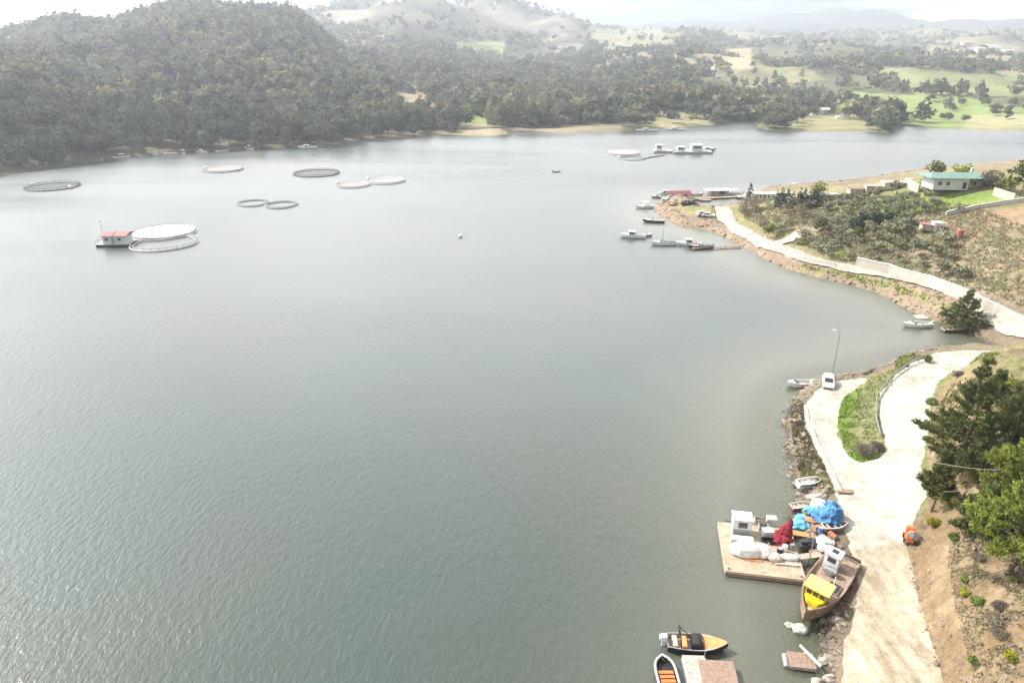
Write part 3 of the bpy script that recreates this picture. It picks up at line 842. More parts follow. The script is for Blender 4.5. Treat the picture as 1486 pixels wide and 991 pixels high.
# grey blue gaps low in the cloud
mp2 = N.new('ShaderNodeMapping'); mp2.inputs['Scale'].default_value = (2.4, 2.4, 22); mp2.inputs['Location'].default_value = (2.35, 1.25, 3.05); L.new(tc.outputs['Generated'], mp2.inputs['Vector'])
n2 = N.new('ShaderNodeTexNoise'); n2.inputs['Scale'].default_value = 1.0; n2.inputs['Detail'].default_value = 7; n2.inputs['Roughness'].default_value = .55; L.new(mp2.outputs[0], n2.inputs['Vector'])
g1 = N.new('ShaderNodeMapRange'); g1.interpolation_type = 'SMOOTHSTEP'; g1.inputs[1].default_value = .44; g1.inputs[2].default_value = .58; L.new(n2.outputs['Fac'], g1.inputs[0])
g2 = N.new('ShaderNodeMapRange'); g2.interpolation_type = 'SMOOTHSTEP'; g2.inputs[1].default_value = .10; g2.inputs[2].default_value = .22; g2.inputs[3].default_value = 1; g2.inputs[4].default_value = 0; L.new(sx.outputs['Z'], g2.inputs[0])
g3 = N.new('ShaderNodeMath'); g3.operation = 'MULTIPLY'; L.new(g1.outputs[0], g3.inputs[0]); L.new(g2.outputs[0], g3.inputs[1])
mx2 = N.new('ShaderNodeMixRGB'); mx2.inputs[2].default_value = (.7, 1.2, 2.0, 1); L.new(g3.outputs[0], mx2.inputs[0]); L.new(mxs.outputs[0], mx2.inputs[1])
L.new(mx2.outputs[0], bg.inputs['Color']); L.new(bg.outputs[0], o.inputs['Surface'])

sun = bpy.data.lights.new('sun', 'SUN'); sun.energy = 4.2; sun.angle = R(.5); sun.color = (1, .96, .89)
so = bpy.data.objects.new('sun', sun); COL.objects.link(so)
so.rotation_euler = Vector(sv).to_track_quat('Z', 'Y').to_euler(); so.location = (-200, 100, 300)

hzm = bpy.data.materials.new('haze_air'); t, N, L = nt(hzm)
o = N.new('ShaderNodeOutputMaterial'); pv = N.new('ShaderNodeVolumePrincipled')
pv.inputs['Color'].default_value = (.76, .81, .90, 1); pv.inputs['Density'].default_value = .00031; pv.inputs['Anisotropy'].default_value = .68
L.new(pv.outputs[0], o.inputs['Volume'])
hb = MB(); hb.box((0, 0, 124), (8000, 8000, 260)); ho = hb.build('haze', hzm); tag(ho, kind='stuff')

cam = bpy.data.cameras.new('camera'); co = bpy.data.objects.new('camera', cam); COL.objects.link(co)
cam.sensor_width = 36; cam.lens = 36 * FPX / 1486; cam.clip_start = .5; cam.clip_end = 20000
co.location = (0, 0, HCAM); co.rotation_euler = (R(90) - PITCH, 0, 0)
S.camera = co
S.view_settings.view_transform = 'Standard'; S.view_settings.look = 'None'; S.view_settings.gamma = 1; S.view_settings.exposure = 1.05
S.render.engine = 'CYCLES'
S.cycles.use_denoising = True; S.cycles.max_bounces = 6; S.cycles.transparent_max_bounces = 6; S.cycles.volume_bounces = 1; S.cycles.diffuse_bounces = 2; S.cycles.glossy_bounces = 2
S.cycles.sample_clamp_indirect = 6
# ---------------------------------------------------------------- woods across the lake
print('forest')
def scatter(y0, y1, sp_, seed, xk=.86):
    g = np.random.default_rng(seed)
    xs = np.arange(-xk * y1 - 40, xk * y1 + 40, sp_); ys = np.arange(y0, y1, sp_)
    X, Y = np.meshgrid(xs, ys); X = X.ravel() + g.uniform(-.5, .5, X.size) * sp_ * .95; Y = Y.ravel() + g.uniform(-.5, .5, Y.size) * sp_ * .95
    k = np.abs(X) < xk * Y + 40
    return X[k], Y[k], g
CLEAR = ['shorebare', 'slopegreen', 'slopetan', 'beach', 'field1', 'field2', 'midgreen', 'penlawn', 'penright']
THIN = ['tanhill', 'palehill', 'bay', 'hamlet', 'mountain']
def forest_pts(y0, y1, sp_, seed, base=1.0):
    X, Y, g = scatter(y0, y1, sp_, seed)
    d = sdist(FAR, X, Y); Z = height(X, Y)
    u, v = project(X, Y, Z)
    dens = np.full(X.shape, base)
    dens *= .45 + .65 * sstep(-.3, .05, fbm(X / 55, Y / 55, 101, 4))
    for z in CLEAR: dens[zone_of(z, u, v)] *= .025
    for z in THIN: dens[zone_of(z, u, v)] *= .14 if z == 'mountain' else .22
    mtn = zone_of('mountain', u, v) & (Y > 1000); dens[mtn] *= .5 + 2.2 * sstep(.0, .3, fbm(X[mtn] / 110, Y[mtn] / 110, 73, 5))
    right = (u > 1050) & (Y > 560); dens[right] *= .55
    rr = (u > 860) & (Y > 620); dens[rr] *= 1 - .93 * sstep(.03, .16, fbm(X[rr] / 110, Y[rr] / 110, 73, 5))
    lf = (u < 560) & (d < 60); dens[lf] = np.maximum(dens[lf], .95)
    right = (u > 1050) & (Y > 600); dens[right] *= .8
    k = (g.random(len(X)) < dens) & (d > np.where(u < 560, -1.5, 0.)) & (Z > np.where(u < 560, .15, .4))
    return X[k], Y[k], Z[k], u[k], v[k], g
protos = {}
def proto(kind, lod):
    key = (kind, lod)
    if key not in protos:
        nq, ls = {0: (170, 1.15), 1: (80, 1.7), 2: (30, 2.6), 3: (12, 4.4)}[lod]
        protos[key] = [lump_tree_arrays(900 + i * 7 + lod * 31 + (kind == 'pine') * 3, 10.0, 3.7 if kind == 'pine' else 4.3, kind, nq, ls) for i in range(5)]
    return protos[key]
FV, FT, FC = [], [], []
def forest_add(X, Y, Z, g, lod, hs=(8, 14), shrub=0.0):
    n = len(X)
    for kind in ('pine', 'round'):
        for vi in range(5):
            sel = np.where((((np.arange(n) * 7919) % 10) < 6) == (kind == 'pine'))[0]; sel = sel[(sel % 5) == vi]
            if not len(sel): continue
            V, T = proto(kind, lod)[vi]
            H = g.uniform(*hs, len(sel)) * np.where(g.random(len(sel)) < shrub, .35, 1); a = g.uniform(0, 6.28, len(sel)); wd_ = H / 10 * g.uniform(.85, 1.6, len(sel))
            ca, sa = np.cos(a), np.sin(a)
            VV = np.empty((len(sel), len(V), 3), np.float32)
            VV[:, :, 0] = X[sel, None] + wd_[:, None] * (V[None, :, 0] * ca[:, None] - V[None, :, 1] * sa[:, None])
            VV[:, :, 1] = Y[sel, None] + wd_[:, None] * (V[None, :, 0] * sa[:, None] + V[None, :, 1] * ca[:, None])
            VV[:, :, 2] = Z[sel, None] - .8 + H[:, None] / 10 * V[None, :, 2]
            FV.append(VV.reshape(-1, 3)); FT.append(np.tile(np.repeat(T, 4), len(sel)))
            b = np.array([.102, .110, .070]) if kind == 'pine' else np.array([.118, .120, .072])
            k = g.random((len(sel), 1)); col = b * (.65 + .75 * k) + (g.random((len(sel), 1)) < .07) * np.array([.07, .065, .015]) + g.normal(size=(len(sel), 3)) * .006
            col = np.concatenate([np.clip(col, .015, .5), np.ones((len(sel), 1))], 1)
            FC.append(np.repeat(col, len(V), 0))
X, Y, Z, U, Vv, g = forest_pts(250, 720, 7.4, 11)
# the trees that show largest become objects of their own
size = 10 / np.hypot(X, Y) + (np.abs(U - 743) > 790) * -1
own = np.argsort(-size)[:270]; rest = np.setdiff1d(np.arange(len(X)), own)
OWN = [(X[i], Y[i], Z[i], U[i]) for i in own]
r0 = rest[Y[rest] < 520]; r1 = rest[Y[rest] >= 520]
forest_add(X[r0], Y[r0], Z[r0], g, 0, (7, 17)); forest_add(X[r1], Y[r1], Z[r1], g, 1, (7, 17))
X, Y, Z, U, Vv, g = forest_pts(720, 1250, 7.5, 12); forest_add(X, Y, Z, g, 2, (8, 13))
X, Y, Z, U, Vv, g = forest_pts(1250, 2800, 14, 13, .8); forest_add(X, Y, Z, g, 3, (8, 15))
FV = np.concatenate(FV); FT = np.concatenate(FT); FC = np.concatenate(FC)
print('forest quads', len(FV) // 4)
fo = link('forest', mesh_np('forest', FV, np.arange(len(FV)).reshape(-1, 4), [M['forest']], attrs={'tint': ('FLOAT', 'POINT', FT), 'col': ('FLOAT_COLOR', 'POINT', FC)}))
tag(fo, kind='stuff')

def one_mesh_tree(name, kind, H, Rr, seed, m, nq, ls, trunk_m='bark', tr=.16, trunk_to=.6):
    g = np.random.default_rng(seed); V, T = lump_tree_arrays(seed, H, Rr, kind, nq, ls)
    mb, _ = trunk_mb(H * trunk_to, tr, g, .01, 5, 3)
    Vt = np.array(mb.v); quadsF = [f for f in mb.f if len(f) == 4]
    F = np.concatenate([np.arange(len(V)).reshape(-1, 4), np.array(quadsF) + len(V)])
    mi = np.concatenate([np.zeros(len(V) // 4), np.ones(len(quadsF))])
    return mesh_np(name, np.concatenate([V, Vt]), F, [m, M[trunk_m]], mi, attrs={'tint': ('FLOAT', 'POINT', np.concatenate([np.repeat(T, 4), np.full(len(Vt), .5)]))})
shore_meshes = [(one_mesh_tree('pine_tree', 'pine', 10, 3.6, 400 + i, M['far_tree'], 300, .95), 1) for i in range(4)] + [(one_mesh_tree('broadleaf_tree', 'round', 9, 4.4, 420 + i, M['far_tree'], 300, .95), 0) for i in range(3)]
def plant(name, me, loc, sc, rz, label, cat, group):
    o = link(name, me); o.location = loc; o.scale = sc if isinstance(sc, tuple) else (sc, sc, sc); o.rotation_euler = (0, 0, rz)
    return tag(o, label, cat, group)
for i, (x, y, z, u) in enumerate(OWN):
    me, isp = shore_meshes[random.randrange(7)]
    s = random.choice((.7, 1, 1.2, 1.5)) * random.uniform(.85, 1.15)
    plant('pine_tree' if isp else 'broadleaf_tree', me, (x, y, z - .3), (s * random.uniform(.9, 1.15), s * random.uniform(.9, 1.15), s), random.uniform(0, 6.28),
          'hazy pine on the forested slope across the lake' if isp else 'hazy round broadleaf tree in the woods across the lake', 'tree', 'pines on the far lakeshore' if isp else 'broadleaf trees on the far lakeshore')

# trees of the wooded point on the right
pen = [(1108,186,9),(1116,188,11),(1124,189,9),(1132,188,12),(1140,186,11),(1148,183,12),(1157,180,11),(1165,175,9),(1172,171,8),(1180,170,9),(1206,168,8),(1214,167,10),(1230,170,9),(1238,171,10),(1247,173,9),(1256,176,10),(1265,180,11),(1272,184,12),(1280,188,14),(1286,190,12),(1291,190,9),(1261,188,6),(1120,185,11),(1150,178,10)]
for i, (u, v, h) in enumerate(pen):
    p = P(u, v); s = h / 9.5
    me, isp = shore_meshes[4 + i % 3] if u < 1200 or i % 2 else shore_meshes[i % 4]
    plant('broadleaf_tree' if not isp else 'pine_tree', me, (p.x, p.y, p.z - .3), (s, s, s), i * 1.7, 'dark tree on the small wooded point across the water' , 'tree', 'trees on the wooded point')
# trees between the green fields
g = np.random.default_rng(77)
for i in range(26):
    u = g.uniform(1290, 1490); v = 168 - (u - 1290) * .02 + g.normal() * 9
    if i < 12: u = g.uniform(1380, 1490); v = 150 + g.normal() * 5
    p = P(u, v); me, isp = shore_meshes[4 + i % 3]; s = g.uniform(.45, .8)
    plant('broadleaf_tree', me, (p.x, p.y, p.z - .3), (s * 1.2, s * 1.2, s), i, 'bushy tree beside the green fields across the water', 'tree', 'trees among the green fields')

# ---------------------------------------------------------------- orchard and far bank planting
print('orchard')
om = [one_mesh_tree('fruit_tree', 'round', 2.7, 1.5, 500 + i, M['olive'] if i < 3 else M['olive_dry'], 210, .30 if i < 3 else .22, 'bark_light', .08) for i in range(6)]
g = np.random.default_rng(21); cnt = 0; spots = []
for row in range(75):
    for c in range(85):
        x = 40 + c * 3.5 + (row % 2) * 1.0; y = 138 + row * 3.1
        x, y = x + .22 * (y - 138) + g.normal() * .5, y + g.normal() * .5 - .05 * x
        spots.append((x, y))
SX = np.array(spots)
sh = sdist(NEAR, SX[:, 0], SX[:, 1]); rd = np.minimum(segdist(R2C, SX[:, 0], SX[:, 1], False), segdist(R3C, SX[:, 0], SX[:, 1], False)); SZ = height(SX[:, 0], SX[:, 1])
su, sv_ = project(SX[:, 0], SX[:, 1], SZ)
orch = [(1068,318),(1062,300),(1120,296),(1200,290),(1300,284),(1420,300),(1366,318),(1395,345),(1380,375),(1440,420),(1500,440),(1500,470),(1440,440),(1380,412),(1330,396),(1260,378),(1215,380),(1165,366),(1120,345)]
ok = inside(orch, su, sv_) & (sh > 8) & (rd > 4.2)
ok &= ~((sv_ > 318) & (su > 1400) & (g.random(len(su)) < .75)); ok &= ~(zone_of('lawn', su, sv_) & (g.random(len(su)) < .93)); ok &= ~(inside([(1335,310),(1380,310),(1400,335),(1395,350),(1340,345)], su, sv_))
ok &= g.random(len(su)) < .93
idx = np.where(ok)[0]; idx = idx[np.argsort(np.hypot(SX[idx, 0], SX[idx, 1]))][:290]
print('orchard trees', len(idx), 'of', ok.sum())
for i in idx:
    dry = (fbm(SX[i:i+1, 0] / 25, SX[i:i+1, 1] / 25, 131, 2)[0] > .12)
    me = om[3 + i % 3] if dry else om[i % 3]; s = g.choice([.6, .85, 1.0, 1.15, 1.35]) * g.uniform(.85, 1.15)
    plant('fruit_tree', me, (SX[i, 0], SX[i, 1], SZ[i] - .1), (s * 1.1, s * 1.1, s), g.uniform(0, 6.28), 'small bare brown fruit tree in the orchard by the lake' if dry else 'small grey green fruit tree in the orchard by the lake', 'tree', 'bare fruit trees in the orchard' if dry else 'leafy fruit trees in the orchard')
cm = [one_mesh_tree('cypress_tree', 'column', 6, 1.1, 540 + i, M['cypress'], 200, .45, 'bark', .1, .4) for i in range(3)]
for i, (u, v) in enumerate([(1126,300),(1133,301),(1141,302),(1149,302),(1158,303),(1165,302),(1173,300),(1181,300),(1087,292)]):
    p = P(u, v); s = .8 + .3 * ((i * 37) % 10) / 10
    plant('cypress_tree', cm[i % 3], p - Vector((0, 0, .2)), (s * 1.2, s * 1.2, s), i, 'dark cypress near the white lakeside buildings', 'tree', 'cypresses near the lakeside buildings')
for i in range(12):
    u = 1233 + i * 6.1; v = 331 - i * .9 + (i % 3)
    p = P(u, v); s = .55 + .25 * ((i * 53) % 10) / 10
    plant('cypress_tree', cm[i % 3], p - Vector((0, 0, .2)), (s * 1.5, s * 1.5, s), i, 'blue green conifer in the row across the orchard', 'tree', 'conifer row across the orchard')
sm = one_mesh_tree('spring_tree', 'round', 5.5, 2.6, 561, M['spring_tree'], 300, .4, 'bark_light', .1)
p = P(1186, 291); plant('spring_tree', sm, p, (1.15, 1.15, 1.1), 0, 'yellow green tree in fresh leaf behind the cypresses', 'tree', None)
hm = [one_mesh_tree('garden_tree', 'round', 6, 2.8, 570 + i, [M['olive_dry'], M['bush_green'], M['pine_dark'], M['spring_tree']][i], 320, .5, 'bark', .12) for i in range(4)]
for i, (u, v, k, h, lb) in enumerate([(1436,276,0,5.5,'pinkish bare tree right of the green roofed house'),(1449,279,1,4.2,'low green tree over the cream garden wall'),(1463,281,3,5,'yellow green tree behind the cream garden wall'),
        (1481,285,2,9.5,'tall dark conifer at the end of the cream garden wall'),(1496,283,2,8.5,'dark conifer right of the tall one by the garden wall'),(1391,262,3,5.5,'pale green tree rising behind the green roof'),(1357,262,1,6.2,'bluish tree behind the left end of the green roof'),(1337,276,3,4,'small yellow green tree left of the green roofed house'),
        (1300,283,0,4.5,'round ochre bush below the lakeside sheds'),(1274,287,0,3.6,'ochre shrub left of the round ochre bush'),(1238,291,0,3.4,'brown shrub among the lakeside cypresses'),(1248,352,2,4.5,'dark tree in the middle of the orchard'),(1192,340,2,4.5,'dark bush in the left part of the orchard'),(1425,272,0,3.5,'grey bare shrub in front of the green roofed house'),
        (1219,378,3,2.6,'yellow green bush at the edge of the lakeside road'),(1114,345,1,4.5,'dense dark bush beside the driveway')]):
    p = P(u, v); s = h / 6.0
    plant('garden_tree', hm[k], p - Vector((0, 0, .2)), (s, s, s), i * 1.1, lb, 'tree', None)

# ---------------------------------------------------------------- pines and shrubs of the near slope
print('near trees')
def base(u, v): return P(u, v) - Vector((0, 0, .1))
near_pine('pine_tree', 'tall dark pine standing above the bend of the pale road', base(1385, 690), 15.6, 4.9, 31, M['pine_dark'], .14, 20, 1.3)
near_pine('pine_tree', 'small slender pine with a bare trunk at the road edge', base(1351, 740), 7.6, 2.4, 32, M['pine'], .30, 18, 1.0)
near_pine('pine_tree', 'broad bright green pine at the right edge of the picture', base(1470, 800), 9.5, 4.0, 33, M['pine_bright'], .10, 20, 1.3)
near_pine('pine_tree', 'bright green pine behind the broad one on the slope', base(1478, 735), 10.0, 4.0, 34, M['pine_bright'], .12, 18, 1.15)
near_pine('pine_tree', 'short olive green pine left of the bright pines', base(1424, 768), 5.2, 2.6, 35, M['pine'], .08, 18, 1.2)
near_pine('pine_tree', 'dull green pine right of the tall dark pine', base(1470, 640), 7.5, 3.0, 36, M['pine'], .12, 16, 1.0)
near_pine('pine_tree', 'young pine at the top of the slope beside the inlet', base(1440, 585), 4.6, 2.0, 37, M['pine'], .1, 14, 1.0)
near_pine('pine_tree', 'spreading pine at the water edge below the stone wall', base(1394, 478), 8.5, 4.1, 38, M['pine_dark'], .14, 15, 1.0)
bushes = [(1357,762,1.0,1.1,'bush_yellow','rounded yellow green bush below the slender pine'),(1385,782,.7,.8,'bush_green','small green bush right of the yellow bush'),
    (1255,660,1.9,1.7,'bush_dry','large grey leafless bush at the tip of the grass island'),(1274,652,1.2,1.3,'bush_dry','smaller leafless bush beside the guard rail end'),
    (1380,735,2.0,2.0,'bush_green','wide dark shrub right of the slender pine'),(1368,700,1.7,1.8,'bush_dry','dry brown shrub under the tall dark pine'),(1385,680,2.0,2.3,'bush_dry','ochre dry shrub at the foot of the tall dark pine'),
    (1400,862,.75,.7,'bush_yellow','yellow green tuft on the middle of the earth bank'),(1420,875,.7,.7,'bush_green','green tuft right of the yellow tuft on the bank'),(1400,842,.6,.6,'bush_green','small tuft above the yellow tuft on the bank'),
    (1468,955,.7,.75,'bush_yellow','yellow green bush low on the right side of the slope'),(1414,960,.6,.5,'bush_green','grey green clump at the bottom of the slope'),(1470,842,.6,.6,'bush_green','dark green tuft at the upper right of the slope'),
    (1455,925,.9,.6,'bush_dry','grey brush in the middle of the scrubby slope'),(1440,900,1.0,.6,'bush_dry','grey brush below the green tufts'),(1420,810,.8,.6,'bush_dry','dry brush under the olive green pine'),(1452,880,.8,.5,'bush_dry','dry brush near the right edge tufts'),
    (1470,605,2.1,1.8,'bush_green','rounded green shrub on the slope above the inlet'),(1455,560,1.6,1.2,'bush_yellow','pale shrub beside the end of the upper road'),(1484,570,2.2,1.8,'bush_green','green shrub at the right edge above the inlet'),
    (1350,585,1.0,.9,'bush_green','low shrub at the inner bend of the upper road'),(1346,640,.9,.9,'bush_green','low shrub under the left side of the tall dark pine'),(1344,525,.8,1.6,'bush_green','upright sapling at the end of the grass strip by the inlet'),(1313,531,.7,.5,'bush_green','dark tuft on the grass strip by the inlet'),
    (1392,545,.9,.9,'bush_dry','dry shrub between the upper road and the tall pine'),(1430,640,1.6,1.7,'bush_dry','brown undergrowth right of the tall pine trunk'),(1417,700,1.9,1.9,'bush_green','green undergrowth below the tall pine'),(1440,720,1.8,1.8,'bush_green','green undergrowth left of the bright pines')]
for i, (u, v, r_, h_, m_, lb) in enumerate(bushes):
    bush('shrub', lb, base(u, v), r_, h_, 600 + i, M[m_], int(700 + 800 * r_), .15 if m_ != 'bush_dry' else .30, .5 if m_ != 'bush_dry' else .1)

# grass and low weeds as one mass
def grass_field(poly_px, n, cols_, seed, size=.28, hgt=.3, cond=None):
    g = np.random.default_rng(seed); poly = [tuple(P(u, v)[:2]) for u, v in poly_px]
    xs = [p[0] for p in poly]; ys = [p[1] for p in poly]
    x = g.uniform(min(xs), max(xs), n); y = g.uniform(min(ys), max(ys), n); k = inside(poly, x, y); k &= ROADMASK(x, y) < .3
    k &= fbm(x / 1.6, y / 1.6, seed, 3) > -.25
    x, y = x[k], y[k]; z = height(x, y)
    ax = np.stack([g.normal(size=len(x)) * .5, g.normal(size=len(x)) * .5, np.ones(len(x))], 1)
    V = quads(np.stack([x, y, z + hgt * .4], 1), size * (.6 + .8 * g.random(len(x))), .35, None, g, axis=ax)
    c = np.array(cols_)[g.integers(0, len(cols_), len(x))] * (.8 + .4 * g.random((len(x), 1)))
    return V, np.repeat(np.concatenate([c, np.ones((len(x), 1))], 1), 4, 0), np.repeat(g.random(len(x)), 4)
G = [grass_field([(1146,600),(1160,578),(1172,600),(1190,650),(1200,690),(1160,692),(1150,640)], 9000, [(.12,.095,.065),(.15,.12,.08),(.10,.105,.045),(.17,.14,.1)], 9, .34, .3),
     grass_field([(1290,528),(1340,517),(1450,513),(1450,520),(1345,523),(1300,540)], 5000, [(.13,.19,.045),(.17,.19,.06)], 10, .34, .3),
     grass_field([(1214,600),(1226,572),(1250,562),(1244,600),(1240,640),(1285,655),(1280,670),(1244,674),(1224,655)], 9000, [(.15,.25,.04),(.19,.26,.06)], 1),
     grass_field([(1235,640),(1240,580),(1262,550),(1345,517),(1345,523),(1290,552),(1270,590),(1272,640)], 9000, [(.19,.2,.09),(.16,.20,.06),(.22,.2,.12)], 2),
     grass_field([(1160,690),(1172,655),(1190,665),(1212,715),(1200,720),(1180,700)], 2500, [(.15,.18,.05),(.22,.2,.1)], 3),
     grass_field([(1375,800),(1420,720),(1490,700),(1490,1000),(1410,1000),(1385,880)], 42000, [(.17,.165,.085),(.2,.17,.12),(.13,.14,.06),(.22,.2,.15)], 4, .17, .15),
     grass_field([(1365,720),(1350,610),(1380,560),(1490,550),(1490,740)], 12000, [(.16,.18,.07),(.22,.2,.1),(.13,.16,.05)], 5, .4),
     grass_field([(1165,385),(1240,398),(1300,411),(1340,426),(1400,458),(1398,466),(1340,436),(1290,418),(1230,404),(1165,392)], 6000, [(.17,.22,.05),(.22,.22,.08)], 6, .5),
     grass_field([(1070,305),(1200,292),(1420,300),(1490,330),(1490,450),(1400,420),(1250,380),(1150,355)], 60000, [(.20,.20,.11),(.22,.205,.13),(.175,.19,.08),(.225,.205,.14)], 7, .42, .35)]
GVv = np.concatenate([a[0] for a in G])
tag(link('grass', mesh_np('grass', GVv, np.arange(len(GVv)).reshape(-1, 4), [M['grass']], attrs={'tint': ('FLOAT', 'POINT', np.concatenate([a[2] for a in G])), 'col': ('FLOAT_COLOR', 'POINT', np.concatenate([a[1] for a in G]))})), kind='stuff')

# shore rubble
def rock_verts(g):
    bm = bmesh.new(); bmesh.ops.create_icosphere(bm, subdivisions=1, radius=1)
    V = np.array([v.co for v in bm.verts]); F = np.array([[v.index for v in f.verts] for f in bm.faces]); bm.free()
    V = V * (1 + g.normal(size=(len(V), 1)) * .18); return V, F
g = np.random.default_rng(88); RV, RF, nb = [], [], 0
x = np.concatenate([g.uniform(20, 75, 26000), g.uniform(45, 175, 40000)]); y = np.concatenate([g.uniform(40, 118, 26000), g.uniform(110, 290, 40000)])
d = sdist(NEAR, x, y); nearm = y < 112
dd = d + .8 * fbm(x / 3, y / 3, 22, 2)
k = (dd > -1.2) & (dd < np.where(nearm, 3.2, 6)) & (ROADMASK(x, y) < .05) & (g.random(len(x)) < np.where(nearm, .75, .55)) & (fbm(x / 4, y / 4, 140, 3) > -.25)
x, y = x[k], y[k]; nearm = nearm[k]
hx, hy = g.uniform(30, 62, 5000), g.uniform(34, 92, 5000); he_ = sdist(TOE, hx, hy); hk = (he_ > -.3) & (he_ < 9) & (g.random(5000) < np.where(he_ < 1.2, .9, .35)); hx, hy = hx[hk], hy[hk]
nst = len(x); x = np.concatenate([x, hx]); y = np.concatenate([y, hy]); nearm = np.concatenate([nearm, np.ones(len(hx), bool)]); z = height(x, y)
for i in range(len(x)):
    V, F = rock_verts(g); s = (abs(g.normal()) * .13 + .10) * (1 if nearm[i] else 1.15) * (1 if i < nst else .62)
    a = g.uniform(0, 6.28); V = V * np.array([s * g.uniform(.8, 1.6), s, s * .6]); V = np.stack([V[:, 0] * math.cos(a) - V[:, 1] * math.sin(a), V[:, 0] * math.sin(a) + V[:, 1] * math.cos(a), V[:, 2]], 1)
    RV.append(V + np.array([x[i], y[i], z[i] + s * .15])); RF.append(F + nb); nb += len(V)
print('rocks', len(x))
tag(link('rubble', mesh_np('rubble', np.concatenate(RV), np.concatenate(RF), [M['rock']])), kind='stuff')
# ---------------------------------------------------------------- boats
print('objects')
def hull_sections(Lh, B, D, stern=.8, sharp=2.2, rise=.3, keelrise=.6, n=14, th=.06, floor=.35, draft=.25, x0=-.5):
    out, gun, deck = [], [], []
    for i in range(n):
        t = i / (n - 1); x = (t + x0) * Lh
        hb = B / 2 * (stern + (1 - stern) * math.sin(min(t / .45, 1) * 1.57)) if t < .45 else B / 2 * max(.015, 1 - ((t - .45) / .55) ** sharp)
        zs = D * (1 + rise * max(0, (t - .3) / .7) ** 2) ; zk = -draft + (D + draft) * keelrise * max(0, (t - .72) / .28) ** 2
        ch = zk + .3 * (zs - zk); ih = max(.006, hb - th); zf = max(zk + .03, floor * D)
        out.append([(x, hb, zs), (x, hb * .86, ch), (x, 0, zk), (x, -hb * .86, ch), (x, -hb, zs)])
        gun.append([(x, hb + .02, zs - .05), (x, hb + .02, zs + .015), (x, ih, zs + .015), (x, ih, zs - .05)])
        deck.append([(x, ih, zs - .002), (x, ih * .9, zf), (x, 0, zf + .01), (x, -ih * .9, zf), (x, -ih, zs - .002)])
    return out, gun, deck
def hull_parts(root, dims, hm, gm_, dm, **kw):
    out, gun, deck = hull_sections(*dims, **kw)
    mb = MB(); mb.loft(out); mb.f.append((4, 3, 2, 1, 0)); mb.build('hull', hm, root)
    mb = MB(); mb.loft(deck); mb.f.append((0, 1, 2, 3, 4)); mb.build('deck', dm, root)
    mb = MB(); mb.loft(gun, closed=True, caps=True); g2 = [[(x, -y, z) for x, y, z in s][::-1] for s in gun]; mb.loft(g2, closed=True, caps=True)
    s0 = gun[0]; mb.box((s0[0][0] + .03, 0, s0[1][2] - .03), (.07, 2 * s0[0][1], .09)); mb.build('gunwale', gm_, root)
def outboard(root, x, z, m='white_plastic', s=1.0):
    mb = MB(); mb.box((x - .22 * s, 0, z + .32 * s), (.48 * s, .34 * s, .5 * s), bev=.09 * s); mb.box((x - .2 * s, 0, z - .25 * s), (.2 * s, .12 * s, .75 * s)); mb.box((x + .02, 0, z - .02), (.12, .26 * s, .3 * s))
    return mb.build('outboard_motor', m, root)
def windscreen(root, x, w, z, h=.4):
    mb = MB(); mb.loft([[(x - .02, -w / 2, z), (x + .2, -w * .32, z), (x + .2, w * .32, z), (x - .02, w / 2, z)], [(x - .3, -w / 2 + .05, z + h), (x - .1, -w * .28, z + h), (x - .1, w * .28, z + h), (x - .3, w / 2 - .05, z + h)]])
    return mb.build('windscreen', 'glass', root)
def thwart(root, x, w, z, m='wood_brown'):
    mb = MB(); mb.box((x, 0, z), (.26, w, .05)); return mb.build('seat', m, root)
def cabin(root, c, d, m='white_paint', roofm=None, win=True, name='cabin'):
    mb = MB(); x, y, z = c; l, w, h = d
    mb.loft([[(x - l / 2, -w / 2, z), (x + l / 2, -w / 2, z), (x + l / 2, w / 2, z), (x - l / 2, w / 2, z)], [(x - l / 2 + .03, -w / 2 + .05, z + h), (x + l / 2 - .16, -w / 2 + .05, z + h), (x + l / 2 - .16, w / 2 - .05, z + h), (x - l / 2 + .03, w / 2 - .05, z + h)]], closed=True, caps=True)
    cb = mb.build(name, m, root)
    mb = MB(); mb.box((x - .02, 0, z + h + .035), (l + .12, w + .16, .07), bev=.03); mb.build('roof', roofm or m, cb)
    if win:
        mb = MB(); mb.box((x + l / 2 - .095, 0, z + h * .68), (.05, w * .76, h * .36), ry=-.16 / h * .9); mb.build('window', 'glass', cb)
        for s in (-1, 1):
            mb = MB(); mb.box((x - .06, s * (w / 2 - .03), z + h * .68), (l * .6, .05, h * .34), rx=s * .05 / h); mb.build('window', 'glass', cb)
    return cb
